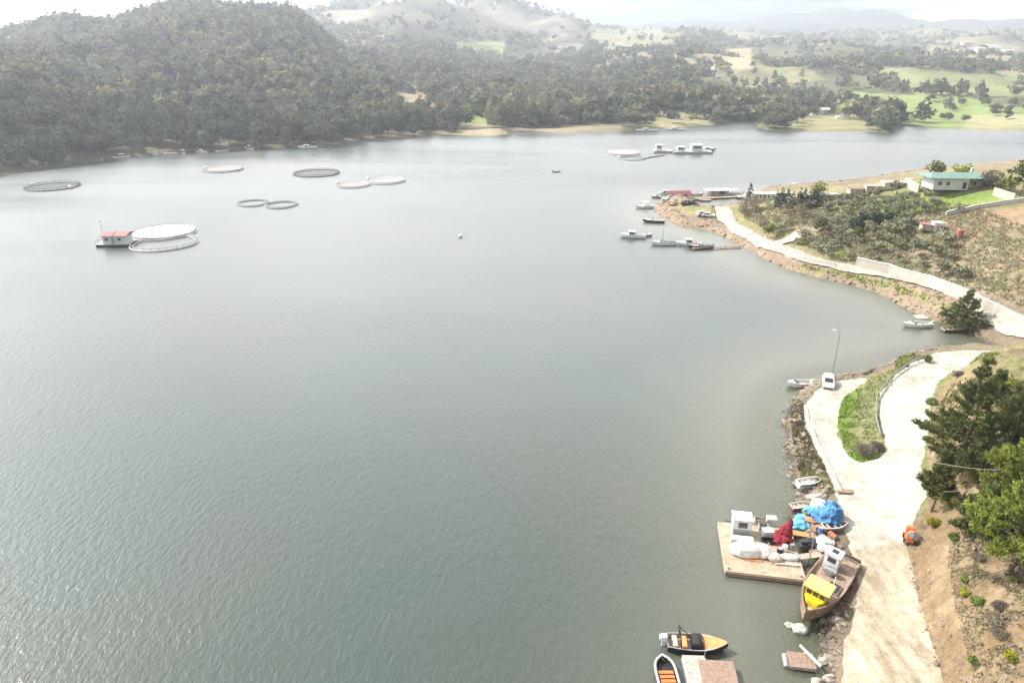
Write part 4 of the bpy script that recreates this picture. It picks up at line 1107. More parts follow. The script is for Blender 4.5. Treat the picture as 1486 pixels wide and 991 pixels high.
def motorboat(label, loc, rz, Lh, B, hm='white_paint', gm_='white_paint', dm='white_plastic', style='open', motor='white_plastic', name='motorboat', cat='boat', group=None, D=None, sharp=2.2):
    D = D or .11 * Lh + .12
    r = thing(name, label, cat, loc, rz, group)
    hull_parts(r, (Lh, B, D), hm, gm_, dm, rise=.35, sharp=sharp)
    if style in ('open', 'console', 'canopy', 'cabin'):
        mb = MB(); mb.loft([[(Lh * x, B / 2 * w * s, D * zz) for s in (-1, -.5, 0, .5, 1)] for x, w, zz in ((.16, .9, 1.08), (.28, .70, 1.16), (.40, .38, 1.27), (.47, .08, 1.33))]); mb.build('foredeck', gm_, r)
    if style == 'console':
        mb = MB(); mb.box((Lh * .02, 0, D * .35 + .4), (.5, .6, .8), bev=.06); mb.build('console', 'white_plastic', r); windscreen(r, Lh * .05, .6, D * .35 + .8, .35)
        thwart(r, -Lh * .15, B * .82, D * .75, 'grey_paint')
    if style == 'open':
        thwart(r, -.02 * Lh, B * .88, D * .7); thwart(r, -Lh * .26, B * .84, D * .7); windscreen(r, Lh * .17, B * .8, D * 1.06, .35)
    if style == 'rowing':
        for x in (-.28, -.02, .22): thwart(r, x * Lh, B * (.9 if x < .1 else .74), D * .72, 'wood_grey')
    if style == 'canopy':
        mb = MB(); mb.box((-.06 * Lh, 0, D * .4 + 1.75), (Lh * .36, B * .8, .07), bev=.03); cn = mb.build('canopy', 'white_plastic', r)
        mb = MB()
        for sx in (-1, 1):
            for sy in (-1, 1): mb.tube([(-.06 * Lh + sx * Lh * .16, sy * B * .37, D * .9), (-.06 * Lh + sx * Lh * .15, sy * B * .36, D * .4 + 1.73)], .025, 6)
        mb.build('canopy_frame', 'metal', r); windscreen(r, Lh * .14, B * .8, D * 1.02, .35); thwart(r, -Lh * .2, B * .85, D * .7, 'grey_paint')
    if style == 'cabin': cabin(r, (Lh * .04, 0, D * .4), (Lh * .28, B * .66, 1.5)); thwart(r, -Lh * .3, B * .8, D * .75)
    if motor: outboard(r, -Lh / 2, D * .75, motor, 1.0)
    return r

# moored motor boats of the promontory: each with its own look
def near2(u, v): return W(u, v, 0)
motorboat('white motorboat with canopy afloat beside the pine by the wall', near2(1330, 474), R(183), 5.6, 2.0, style='canopy')
motorboat('dark hulled rowing boat on the shore under the spreading pine', near2(1386, 481), R(5), 5.2, 1.7, hm='dark', gm_='wood_grey', dm='wood_grey', style='rowing', motor=None, name='rowing_boat')
motorboat('white cabin boat moored outermost, left of the sailing mast boat', near2(918, 345), R(170), 7.2, 2.4, style='cabin')
motorboat('grey open boat tied to the stern of the white cabin boat', near2(935, 343), R(-5), 4.6, 1.7, hm='grey_paint', gm_='white_paint', style='open', motor='dark')
b_ = motorboat('white boat with a dark mast moored between two motorboats', near2(963, 355.5), R(178), 7.0, 2.2, hm='white_paint', gm_='white_paint', dm='grey_paint', style='console')
mb = MB(); mb.tube([(.4, 0, .3), (.4, 0, 4.6)], [.06, .04], 6); mb.build('mast', 'dark', b_)
motorboat('white cuddy boat afloat in front of the long dark jetty', near2(1000, 356.5), R(175), 6.6, 2.3, style='cabin')
motorboat('low dark open boat between the cuddy boat and the jetty', near2(1016, 361), R(182), 6.5, 1.9, hm='dark', gm_='grey_paint', dm='grey_paint', style='open', motor='dark')
motorboat('small white canopy boat off the rocky tip of the point', near2(935, 302), R(188), 6.0, 2.1, style='canopy')
motorboat('dark hulled boat with white motor beached at the rocky tip', near2(948, 323), R(172), 6.5, 2.2, hm='dark', style='console')
motorboat('white motorboat floating left of the street lamp', near2(1159, 560), R(184), 4.0, 1.75, style='open', D=.72)
wb = motorboat('white rowing boat with a blue band pulled up on the rocks', P(1175, 704) + Vector((0, 0, .2)), R(14), 3.5, 1.35, style='rowing', motor=None, name='rowing_boat', D=.52)
out, gun, deck = hull_sections(3.5, 1.35, .52, rise=.35)
mb = MB(); mb.loft([[(p[0][0], p[0][1] * 1.012, p[0][2] * .72 - .01), (p[0][0], p[0][1] * 1.012 * .965, p[0][2] * .40)] for p in out]); mb.loft([[(p[0][0], -p[0][1] * 1.012, p[0][2] * .72 - .01), (p[0][0], -p[0][1] * 1.012 * .965, p[0][2] * .40)] for p in out]); mb.build('band', 'blue_paint', wb)
motorboat('tiny dark skiff drifting alone in open water', near2(808, 250), R(10), 3.4, 1.3, hm='grey_paint', style='rowing', motor='dark', name='skiff')

# small craft round the rocky tip
for u, v, rz, l, b, st, hm_c, lb in [(955,287,200,5.5,1.9,'open','grey_paint','grey open boat moored off the pale dock at the tip'),(966,283.5,170,6.0,2.0,'cabin','white_paint','little white cabin boat behind the pale dock at the tip'),
      (1010,283.5,4,5.5,1.9,'open','white_paint','white open boat behind the maroon boathouse'),(1022,292.5,185,4.5,1.7,'rowing','wood_brown','brown rowing boat inside the bay below the houseboat'),
      (1064,283,178,6.5,2.2,'canopy','white_paint','white canopy boat right of the houseboat'),(1078,289,172,5.0,1.8,'open','dark','dark open boat in the corner of the bay'),
      (1152,273,182,6.0,2.1,'cabin','white_paint','white cabin boat along the far edge behind the cypresses'),(1224,268,176,6.0,2.0,'open','white_paint','white open boat along the far edge near the shore sheds')]:
    motorboat(lb, near2(u, v), R(rz), l, b, hm=hm_c, style=st, motor='dark' if st != 'rowing' else None, name='rowing_boat' if st == 'rowing' else 'motorboat')
# jetty
jt = thing('jetty', 'long dark plank jetty beside the moored motorboats', 'jetty', near2(1040, 361), heading(near2(1012, 362), near2(1058, 359.5)))
mb = MB(); mb.box((0, 0, .45), (14, 1.1, .12)); mb.build('deck', 'wood_brown', jt)
for x in (-6.5, -2.2, 2.2, 6.5):
    mb = MB(); mb.tube([(x, -.45, -1), (x, -.45, .9)], .09, 6); mb.build('post', 'wood_brown', jt)

# boats far along the wooded shore
fb = [(68,242.5,'white boat alone under the trees at the far left shore'),(140,232.5,'white boat second from the left along the wooded shore'),(176,230,'white boat near the trees, third along the wooded shore'),(225,226,'white boat at the middle of the wooded left shore'),(247,224.5,'white boat in a loose string below the wooded slope'),(266,223.5,'white boat near the right of the loose string'),
      (292,222.5,'white boat by the shore behind the hazy ring cage'),(322,220.8,'white boat right of the one behind the ring cage'),(361,217.5,'white boat below the light green trees on the shore')]
for i, (u, v, lb) in enumerate(fb):
    motorboat(lb, near2(u, v), R(170 + 25 * ((i * 7) % 5 - 2)), 5.5 + (i % 3), 2.0, style=('cabin', 'open', 'canopy')[i % 3], group='boats along the wooded shore')
motorboat('white cabin boat, left of two under the overhanging trees', near2(446, 216), R(185), 9.5, 3.0, style='cabin')
motorboat('white canopy boat, right of two under the overhanging trees', near2(454, 212.6), R(178), 8.0, 2.6, style='canopy')
motorboat('white work boat moored off the far bare shore, left of a pair', near2(938, 190.8), R(178), 14, 4.0, style='cabin', D=1.0)
motorboat('pale blue white work boat moored off the far bare shore, right of a pair', near2(979, 189.4), R(182), 12, 3.6, style='cabin', D=1.0)

# ---------------------------------------------------------------- fish cages
def ring_pts(r, z, n=40, wob=.0, seed=0):
    return [((r + wob * math.sin(3 * k * 6.283 / n + seed)) * math.cos(k * 6.283 / n), (r + wob * math.sin(2 * k * 6.283 / n + seed * 2)) * math.sin(k * 6.283 / n), z) for k in range(n)]
def cage(label, loc, r, m='pipe_grey', net=None, h=1.0, floats=0, group='round fish cages'):
    c = thing('fish_cage', label, 'fish cage', loc, 0, group); h = h * .62
    mb = MB(); mb.tube(ring_pts(r, .10, 48, .22, r), .22, 8, closed=True); mb.build('float_pipe', m, c)
    mb = MB(); mb.tube(ring_pts(r - .8, .10, 48, .22, r), .20, 8, closed=True); mb.build('float_pipe', m, c)
    mb = MB(); mb.tube(ring_pts(r - .4, h, 48, .22, r), .075, 6, closed=True)
    for k in range(24):
        a = k * 6.283 / 24; mb.tube([((r - .05) * math.cos(a), (r - .05) * math.sin(a), .2), ((r - .4) * math.cos(a), (r - .4) * math.sin(a), h), ((r - .8) * math.cos(a), (r - .8) * math.sin(a), .2)], .07, 5)
    mb.build('railing', m, c)
    if net:
        mb = MB(); n = 40
        secs = [[((r - .5) * f * math.cos(k * 6.283 / n), (r - .5) * f * math.sin(k * 6.283 / n), h - .05 + hh) for k in range(n)] for f, hh in ((1, -.1), (.8, -.25), (.55, -.3), (.3, -.2), (.02, .1))]
        mb.loft(secs, closed=True); mb.build('cover_net', M[net], c, smooth=True)
    for k in range(floats):
        a = 2.9 + k * 3.0; mb = MB(); mb.lump((r * math.cos(a), r * math.sin(a), .6), (1.6, 1.3, 1.5), k, 2, .1, flat_base=False); mb.build('float', 'white_plastic', c, smooth=True)
    return c
def net_mat(name, col, alpha):
    m = bpy.data.materials.new(name); t, N, L = nt(m)
    o = N.new('ShaderNodeOutputMaterial'); d = N.new('ShaderNodeBsdfDiffuse'); d.inputs[0].default_value = (*col, 1); tr = N.new('ShaderNodeBsdfTransparent'); mx = N.new('ShaderNodeMixShader')
    tc = N.new('ShaderNodeTexCoord'); n = N.new('ShaderNodeTexNoise'); n.inputs['Scale'].default_value = 1.2; n.inputs['Detail'].default_value = 4; L.new(tc.outputs['Object'], n.inputs['Vector'])
    mr = N.new('ShaderNodeMapRange'); mr.inputs[1].default_value = .35; mr.inputs[2].default_value = .65; mr.inputs[3].default_value = alpha * .75; mr.inputs[4].default_value = min(1, alpha * 1.2); L.new(n.outputs['Fac'], mr.inputs[0])
    L.new(mr.outputs[0], mx.inputs[0]); L.new(tr.outputs[0], mx.inputs[1]); L.new(d.outputs[0], mx.inputs[2]); L.new(mx.outputs[0], o.inputs['Surface'])
    return m
M['net_white'] = net_mat('white_bird_net', (.66, .65, .56), .62); M['net_dark'] = net_mat('dark_bird_net', (.16, .16, .16), .35); M['net_pale'] = net_mat('pale_bird_net', (.6, .6, .57), .3)
def radius_for(u0, u1, v):
    a, b = W(u0, v), W(u1, v); return (b - a).length / 2
cage('ring cage under a thick white cover net, beside the red roofed hut', W(238, 338.5), radius_for(193, 283, 339), 'pipe_white', 'net_white', 1.2)
cage('open white ring cage in front of the white netted one', W(239.5, 353.5), radius_for(194, 285, 353), 'pipe_white', None, 1.3)
cage('dark railed ring cage nearest the far left shore', W(77, 271.5), radius_for(42, 113, 271), 'pipe_dark', 'net_dark', 1.6, 2)
cage('hazy ring cage with white floats in front of the shore boats', W(324, 246.5), radius_for(296, 352, 246), 'pipe_grey', 'net_pale', 1.3, 2)
cage('dark netted ring cage left of the pair of pale cages', W(460, 252), radius_for(428, 494, 252), 'pipe_dark', 'net_dark', 1.3)
cage('pale ring cage, left and nearer of the touching pair', W(513, 269), radius_for(487, 537, 269), 'pipe_white', 'net_pale', 1.2, 1)
cage('pale ring cage, right and farther of the touching pair', W(560, 263), radius_for(532, 588, 263), 'pipe_white', 'net_pale', 1.2, 1)
cage('thin low ring cage, left one of two dark rings', W(368, 295.5), radius_for(345, 391, 296), 'pipe_grey', None, .7)
cage('thin low ring cage, right one of two dark rings', W(409, 298), radius_for(386, 433, 298), 'pipe_grey', None, .8)
cage('white covered ring cage beside the far cluster of work barges', W(904, 223.5), radius_for(880, 929, 224), 'pipe_white', 'net_white', 1.6, 0)
cage('low grey ring cage just in front of the far covered cage', W(918, 230.5), radius_for(899, 938, 230), 'pipe_grey', None, 1.0, 1)

# feed platform with red roofed hut
fp = thing('feed_platform', 'floating hut with a red roof moored beside the white cages', 'floating hut', W(170, 355), R(3))
pw = radius_for(148, 194, 355)
mb = MB(); mb.box((0, 0, .25), (2 * pw, 5.2, .7)); mb.build('pontoon', 'dark', fp)
mb = MB(); mb.box((0, 0, .66), (2 * pw + .3, 5.5, .12)); mb.build('deck', 'concrete', fp)
hw = MB(); hw.box((.6, -.2, 1.82), (2 * pw - 2.6, 4.2, 2.2)); hut = hw.build('hut', 'plaster', fp)
for x0, x1 in ((-pw + 1.3, .35), (.55, pw - .1)):
    mb = MB(); mb.prism([(-2.7, 0), (2.3, 0), (2.3, .10), (-.2, .75), (-2.7, .10)], x0, x1, Matrix.Translation((0, 0, 2.92)) @ Matrix(((0, 0, 1, 0), (1, 0, 0, 0), (0, 1, 0, 0), (0, 0, 0, 1)))); mb.build('roof', 'faded_red', hut)
mb = MB(); mb.box((.3, -2.31, 1.65), (.8, .04, 1.8)); mb.build('door', 'grey_paint', hut)
for x in (-1.4, 2.0):
    mb = MB(); mb.box((x, -2.31, 2.0), (.9, .04, .7)); mb.build('window', 'glass', hut)
mb = MB()
for k in range(6): mb.tube([(-pw + .1, -2.6 + k * 1.02, .7), (-pw + .1, -2.6 + k * 1.02, 1.8)], .05, 5)
mb.tube([(-pw + .1, -2.6, 1.78), (-pw + .1, 2.5, 1.78)], .05, 5); mb.build('railing', 'metal', fp)
mb = MB(); mb.tube([(-pw + 1.2, 0, .7), (-pw + 1.2, 0, 6.6)], [.07, .04], 6); mb.box((-pw + 1.2, 0, 6.6), (.4, .25, .25)); mb.build('mast', 'metal', fp)

# far cluster of work barges
def workbarge(label, loc, L_, B_, rz, houses, mast=True):
    r = thing('work_barge', label, 'barge', loc, rz)
    mb = MB(); mb.box((0, 0, .5), (L_, B_, 1.1), bev=.15); mb.build('hull', 'grey_paint', r)
    mb = MB(); mb.box((0, 0, 1.09), (L_ - .3, B_ - .3, .1)); mb.build('deck', 'concrete', r)
    for x, y, l, w, h in houses:
        mb = MB(); mb.box((x, y, 1.14 + h / 2), (l, w, h), bev=.08); hs_ = mb.build('wheelhouse', 'white_paint', r)
        mb = MB(); mb.box((x, y, 1.2 + h), (l + .4, w + .4, .12)); mb.build('roof', 'white_plastic', hs_)
        mb = MB(); mb.box((x, y - w / 2 - .02, 1.2 + h * .6), (l * .7, .05, h * .35)); mb.build('window', 'glass', hs_)
    if mast:
        mb = MB(); mb.tube([(0, 0, 1), (0, 0, 7)], [.12, .06], 6); mb.tube([(0, 0, 3), (3.5, 0, 6)], .08, 6); mb.build('crane', 'white_paint', r)
    return r
workbarge('white work barge with wheelhouse, rightmost of the far cluster', W(1004, 222.5), 20, 7, R(0), [(2, 0, 5.5, 4, 3), (-6, 0, 4, 3, 2)])
workbarge('white crane pontoon left of the big work barge in the far cluster', W(967, 221.5), 13, 6, R(-6), [(-4, 0, 3, 3, 2.6)])
motorboat('grey launch at the right end of the far barge cluster', W(1024, 219.5), R(8), 11, 3.2, hm='grey_paint', style='cabin', D=1.2)
gw = thing('gangway', 'floating walkway linking the grey cage with the crane pontoon', 'walkway', W(948, 228), heading(W(936, 229.5), W(962, 225)))
mb = MB(); mb.box((0, 0, .35), (18, 1.4, .4)); mb.build('deck', 'wood_grey', gw)
mb = MB()
for k in range(9): mb.tube([(-8.5 + k * 2.1, .65, .5), (-8.5 + k * 2.1, .65, 1.5)], .05, 4)
mb.tube([(-8.6, .65, 1.5), (8.6, .65, 1.5)], .05, 4); mb.build('railing', 'metal', gw)

by = thing('buoy', 'small white buoy floating alone in the open lake', 'buoy', W(668, 344))
mb = MB(); mb.lump((0, 0, .25), (1.3, 1.3, 1.3), 1, 2, .0, flat_base=False); mb.build('float', 'white_plastic', by, smooth=True)
mb = MB(); mb.tube([(0, 0, .8), (0, 0, 1.3)], .06, 6); mb.build('stem', 'metal', by)
# ---------------------------------------------------------------- foreground: barge and its load
A_, B_, C_ = W(1053, 828, .62), W(1168, 836, .62), W(1050, 757, .62)
bw = (B_ - A_).length; bl = 8.1
ba = heading(A_, B_) - R(4); ux = Vector((math.cos(ba), math.sin(ba), 0)); uy = Vector((-math.sin(ba), math.cos(ba), 0))
BO = A_ + ux * bw / 2 + uy * bl / 2; BO.z = 0
barge = thing('work_barge', 'flat tan decked barge loaded with white bags and nets by the shore', 'barge', BO, ba)
mb = MB(); mb.box((0, 0, .16), (bw, bl, .72), bev=.04); mb.build('hull', 'wood_grey', barge)
mb = MB()
for k in range(30): mb.box((0, -bl / 2 + .15 + k * (bl - .02) / 30, .56), (bw + .06, .28, .08 + .012 * (k % 3)))
mb.build('deck', 'deck_tan', barge)
mb = MB(); mb.box((0, -bl / 2 - .05, .34), (bw + .1, .1, .3)); mb.build('fender', 'wood_brown', barge)
for x in (-bw / 2 + .35, bw / 2 - .4):
    mb = MB(); mb.tube([(x, -bl / 2 + .35, .55), (x, -bl / 2 + .35, .85)], .08, 8); mb.tube([(x - .18, -bl / 2 + .35, .78), (x + .18, -bl / 2 + .35, .78)], .05, 6); mb.build('bollard', 'metal', barge)
def on_barge(x, y, z=.6): p = BO + ux * x + uy * y; return Vector((p.x, p.y, z))
def bxy(u, v, z=.6):
    p = W(u, v, z) - BO; return p.dot(ux), p.dot(uy)
# cabin of the barge
cx, cy = bxy(1075, 779); 
cbn = MB(); cbn.box((cx, cy + .75, .6 + 1.1), (1.95, 1.5, 2.2), bev=.05); cb = cbn.build('cabin', 'white_paint', barge)
mb = MB(); mb.box((cx, cy + .75, 2.83), (2.15, 1.7, .08), bev=.02); mb.build('roof', 'white_paint', cb)
mb = MB(); mb.box((cx + .05, cy - .01, 2.15), (.95, .05, .7)); mb.build('window', 'glass', cb)
mb = MB(); mb.box((cx + .05, cy - .02, 1.15), (1.85, .05, .85)); mb.build('panel', 'grey_paint', cb)
mb = MB(); mb.tube([(cx - 1.05, cy + .3, 2.2), (cx - 1.8, cy + .1, 2.5)], .05, 6); mb.build('boom', 'dark', cb)
x_, y_ = bxy(1077, 786)
bx = thing('storage_chest', 'long white chest in front of the barge cabin', 'chest', on_barge(x_ - .1, y_ - .1, .605), ba)
mb = MB(); mb.box((0, 0, .27), (2.3, .75, .54), bev=.03); mb.build('body', 'bag_cream', bx); mb = MB(); mb.box((0, 0, .57), (2.4, .82, .07), bev=.02); mb.build('lid', 'white_paint', bx)
def sack(label, u, v, d, seed, m, rz=0, amp=.14, tie=True, name='bulk_bag'):
    x, y = bxy(u, v); r = thing(name, label, 'bag', on_barge(x, y, .605), ba + rz)
    mb = MB(); mb.lump((0, 0, d[2] * .22), d, seed, 4, amp, 1.3); mb.build('sack', m, r, smooth=True)
    if tie:
        mb = MB()
        for s in (-.22, .28): mb.tube([(s * d[0], math.cos(a) * d[1] * .5, d[2] * .25 + math.sin(a) * d[2] * .53) for a in [k * .35 for k in range(10)]], .025, 5)
        mb.build('rope', 'rope', r)
    return r
sack('biggest white bulk bag on the left of the barge deck', 1082, 803, (3.5, 2.0, 1.9), 3, 'bag_white')
sack('white bulk bag right of the biggest one on the barge', 1106, 804, (2.0, 1.8, 1.7), 5, 'bag_white')
sack('small cream bag right of the white bulk bags', 1124, 812, (1.5, 1.2, 1.1), 7, 'bag_cream', tie=False)
sack('long cream rolled sack at the right end of the barge deck', 1145, 811, (2.2, .9, .85), 9, 'bag_white', .05)
def plank_bundle(label, u, v, L_, n, m, rz, z=.605, name='plank_stack', w=.22):
    x, y = bxy(u, v); r = thing(name, label, 'planks', on_barge(x, y, z), ba + rz); g = random.Random(n * 7 + int(u))
    for k in range(n):
        mb = MB(); mb.box((g.uniform(-.15, .15), (k % 3 - 1) * w * 1.1 + g.uniform(-.03, .03), .05 + (k // 3) * .085), (L_ * g.uniform(.8, 1), w, .07), rz=g.uniform(-.06, .06)); mb.build('board', m, r)
    return r
plank_bundle('short pale boards lying before the cream bags on the barge', 1142, 818, 2.6, 4, 'wood_pale', .03)
plank_bundle('brown boards at the front of the white bulk bags', 1094, 811, 2.2, 3, 'wood_orange', .02)
x_, y_ = bxy(1136, 787)
rn = thing('net_heap', 'peaked heap of dark red fishing net on the barge', 'fishing net', on_barge(x_, y_, .6), ba)
mb = MB(); mb.lump((0, 0, .35), (2.0, 2.0, 2.0), 11, 4, .35, 2.2); mb.lump((.1, .1, 1.05), (1.35, 1.3, 1.9), 12, 4, .35, 2.2); mb.lump((.3, .2, 1.5), (1.0, .9, 1.7), 14, 4, .35, 2.2); mb.lump((.5, .25, 2.3), (.5, .45, 1.3), 13, 4, .35, 2.2); mb.build('net', 'red_net', rn)
def crate(label, u, v, d, m, rz=0, z=.605, name='fish_crate', barge_=True, lid=False):
    if barge_: x, y = bxy(u, v); loc = on_barge(x, y, z); a = ba + rz
    else: loc = P(u, v) + Vector((0, 0, .02)); a = rz
    r = thing(name, label, 'crate', loc, a); t = .04
    mb = MB(); mb.box((0, 0, t / 2 + .01), (d[0], d[1], t)); mb.build('floor', m, r)
    mb = MB()
    for s in (-1, 1): mb.box((s * (d[0] / 2 - t / 2), 0, d[2] / 2 + .03), (t, d[1] - 2 * t - .004, d[2])); mb.box((0, s * (d[1] / 2 - t / 2), d[2] / 2 + .032), (d[0], t, d[2]))
    mb.build('sides', m, r)
    if lid: mb = MB(); mb.box((0, 0, d[2] + .07), (d[0] + .06, d[1] + .06, .05)); mb.build('lid', m, r)
    return r
crate('grey open crate between the barge cabin and the red net', 1107, 768, (1.0, .8, .6), 'grey_paint')
crate('white lidded crate left of the red net heap', 1113, 776, (1.1, .8, .6), 'white_plastic', .2, lid=True)
crate('pale crate behind the grey open crate on the barge', 1103, 758, (1.3, .7, .5), 'wood_pale', -.05)
crate('dark low crate in front of the grey crate on the barge', 1114, 787, (1.3, .7, .4), 'dark', .05)
crate('white crate at the rear edge of the barge', 1119, 757, (1.0, .7, .5), 'white_plastic', .1, lid=True)
def drum(label, loc, m, lying=False, rz=0, r_=.3, h=.9):
    r = thing('drum', label, 'drum', loc, rz, None, R(90) if lying else 0)
    mb = MB(); mb.tube([(0, 0, 0), (0, 0, h * .33), (0, 0, h * .34), (0, 0, h * .36), (0, 0, h * .64), (0, 0, h * .66), (0, 0, h * .67), (0, 0, h)], [r_, r_, r_ * 1.05, r_, r_, r_ * 1.05, r_, r_], 16); mb.build('barrel', m, r, smooth=False)
    mb = MB(); mb.tube([(0, 0, h), (0, 0, h + .03)], r_ * .9, 16); mb.build('lid', 'grey_paint', r)
    return r
x_, y_ = bxy(1138, 801); drum('pale drum standing in front of the red net heap', on_barge(x_, y_, .605), 'bag_white')
x_, y_ = bxy(1131, 803); drum('black drum beside the pale drum before the red net', on_barge(x_, y_, .605), 'dark', h=.7)
x_, y_ = bxy(1148, 797); drum('grey drum right of the pale drum on the barge', on_barge(x_, y_, .605), 'metal', h=.7, r_=.26)
# steel pole standing at the right rear of the barge
x_, y_ = bxy(1172, 812); pl_ = thing('steel_pole', 'upright thin steel pole between the barge and the yellow boat', 'pole', P(1173, 818), 0)
mb = MB(); mb.tube([(0, 0, -.5), (.02, 0, 4.3)], [.06, .04], 8); mb.build('shaft', 'metal', pl_); mb = MB(); mb.tube([(0, 0, 4.28), (0, 0, 4.36)], .07, 8); mb.build('cap', 'metal', pl_)
gp = thing('gangplank', 'grey gangplank from the loaded barge to the rocky shore', 'gangplank', W(1176, 806, .75), ba + R(20))
mb = MB(); mb.box((0, 0, 0), (2.6, .8, .08)); mb.build('deck', 'wood_grey', gp)
mb = MB()
for k in range(5): mb.box((-1.1 + k * .55, 0, .055), (.06, .76, .03))
mb.build('cleats', 'wood_brown', gp)

# ---------------------------------------------------------------- yellow wheelhouse boat
bow, ste = W(1167, 889, 2.0), W(1227, 803, 1.75)
bc = (bow + ste) / 2; BL = (bow - ste).length; brz = heading(ste, bow)
yb = thing('fishing_boat', 'brown wooden fishing boat with a yellow wheelhouse half on shore', 'boat', (bc.x, bc.y, .62), brz, None, R(-3))
BD = 1.2; BW = 3.6
hull_parts(yb, (BL, BW, BD), 'hull_brown', 'hull_brown', 'deck_brown', stern=.86, sharp=2.4, rise=.42, keelrise=.35, n=20, th=.12, floor=.72, draft=.55)
zf = BD * .72
h0 = MB(); h0.loft([[(3.51, -.85, zf), (4.2, -.55, zf), (4.2, .55, zf), (3.51, .85, zf)], [(3.51, -.85, zf + .85), (4.15, -.5, zf + .8), (4.15, .5, zf + .8), (3.51, .85, zf + .85)]], closed=True, caps=True); h0.build('fore_cabin', 'yellow_paint', yb)
h1 = MB(); h1.box((2.75, 0, zf + .85), (1.5, 1.85, 1.7), bev=.04); wh = h1.build('wheelhouse', 'yellow_paint', yb)
mb = MB(); mb.box((2.65, 0, zf + 1.76), (2.0, 2.45, .14), bev=.05); mb.build('roof', 'pale_yellow', wh)
for y in (-.6, 0, .6):
    mb = MB(); mb.box((3.505, y, zf + 1.28), (.04, .48, .46)); mb.build('window', 'glass', wh)
for s in (-1, 1):
    mb = MB(); mb.box((2.8, s * .93, zf + 1.25), (.9, .04, .46)); mb.build('window', 'glass', wh)
mb = MB(); mb.box((1.99, -.4, zf + .78), (.03, .65, 1.5)); mb.build('door', 'wood_orange', wh)
mb = MB(); mb.box((.1, .75, zf + .13), (1.5, 1.2, .22)); hc = mb.build('hatch_coaming', 'deck_brown', yb)
mb = MB(); mb.box((.1, .75, zf + .25), (1.34, 1.04, .03)); mb.build('hatch_cover', 'dark', hc)
a0 = MB(); a0.box((-3.1, -.55, zf + .85), (1.35, 1.45, 1.7), bev=.07); aft = a0.build('aft_shelter', 'white_paint', yb)
mb = MB(); mb.box((-3.1, -.55, zf + 1.74), (1.5, 1.6, .1), bev=.03); rf_ = mb.build('roof', 'white_paint', aft)
mb = MB(); mb.box((-3.2, -.55, zf + 1.80), (.62, .62, .05)); mb.build('roof_hatch', 'dark', aft)
mb = MB(); mb.box((-2.415, -.55, zf + 1.2), (.04, .8, .55)); mb.build('window', 'glass', aft)
mb = MB(); mb.box((-1.75, -.3, zf + .4), (.8, .8, .65), bev=.08); mb.tube([(-1.75, -.85, zf + .5), (-1.75, .3, zf + .5)], .33, 12); mb.build('winch', 'metal', yb)
mb = MB(); mb.tube([(-5.2, -1.6, BD + .1), (-5.2, 1.6, BD + .1)], .10, 8); mb.build('stern_roller', 'dark', yb)
mb = MB(); mb.tube([(1.6, .9, zf + .1), (1.55, .9, zf + 2.7)], [.05, .03], 6); mb.build('mast', 'white_paint', yb)
mb = MB(); mb.box((4.65, 0, BD * 1.0), (.5, .5, .1), bev=.03); mb.build('bow_hatch', 'wood_pale', yb)
mb = MB(); mb.tube([(BL / 2 - .15, 0, BD * 1.3), (BL / 2 + .45, 0, BD * 1.36)], [.08, .05], 8); mb.build('bowsprit', 'wood_brown', yb)
bm_ = yb.matrix_basis.copy() if False else None
def on_boat(x, y, z):
    c, s = math.cos(brz), math.sin(brz); return Vector((bc.x + x * c - y * s, bc.y + x * s + y * c, .62 + z))
nb_ = thing('net_heap', 'small bluish heap of net at the stern of the yellow boat', 'fishing net', on_boat(-4.6, -1.1, zf), 0)
mb = MB(); mb.lump((0, 0, .15), (1.1, 1.0, .8), 21, 3, .3, 2); mb.build('net', 'tarp_grey', nb_)
sb_ = thing('plastic_bag', 'white plastic bag on the stern of the yellow boat', 'bag', on_boat(-4.6, -.15 - 1.75 + .6, zf + .35), 0)
mb = MB(); mb.lump((0, 0, .1), (.7, .6, .55), 23, 3, .25, 2); mb.build('sack', 'bag_white', sb_, smooth=True); mb = MB(); mb.tube([(0, 0, .3), (.05, 0, .45)], [.06, .1], 6); mb.build('knot', 'bag_white', sb_)

# ---------------------------------------------------------------- small boats and pontoons at the bottom
ob_ = motorboat('orange decked motorboat with a black roll bar and white engine', W(1011, 940, 0), R(-6), 5.4, 2.0, hm='dark', gm_='grey_paint', dm='wood_grey', style='none', motor=None, D=.72)
mb = MB(); mb.loft([[(5.4 * x, 1.0 * w * s, .72 * zz + .02) for s in (-1, -.5, 0, .5, 1)] for x, w, zz in ((.10, .92, 1.05), (.25, .75, 1.13), (.38, .45, 1.25), (.47, .10, 1.33))]); mb.build('foredeck', 'wood_orange', ob_)
outboard(ob_, -2.7, .5, 'white_plastic', 1.5)
mb = MB(); mb.tube([(-1.5, -.85, .7), (-1.65, -.8, 1.8), (-1.7, -.4, 2.15), (-1.7, .4, 2.15), (-1.65, .8, 1.8), (-1.5, .85, .7)], .06, 8); mb.tube([(-1.68, .2, 2.15), (-.6, .25, 1.1)], .04, 6); mb.build('roll_bar', 'black_rubber', ob_)
mb = MB(); mb.box((-.1, 0, .75), (1.0, 1.4, .8), bev=.08); mb.build('console', 'dark', ob_); windscreen(ob_, .25, 1.3, 1.1, .35)
for x, m_ in ((-1.15, 'wood_orange'), (-2.0, 'wood_pale')): mb = MB(); mb.box((x, 0, .55), (.45, 1.3, .4), bev=.04); mb.build('seat', m_, ob_)
gb = motorboat('grey rubber edged rowing boat with orange benches beside the dock', W(968, 988, 0), R(91), 4.4, 1.75, hm='grey_paint', gm_='grey_paint', dm='dark', style='none', motor=None, name='rowing_boat', D=.5, sharp=5)
mb = MB()
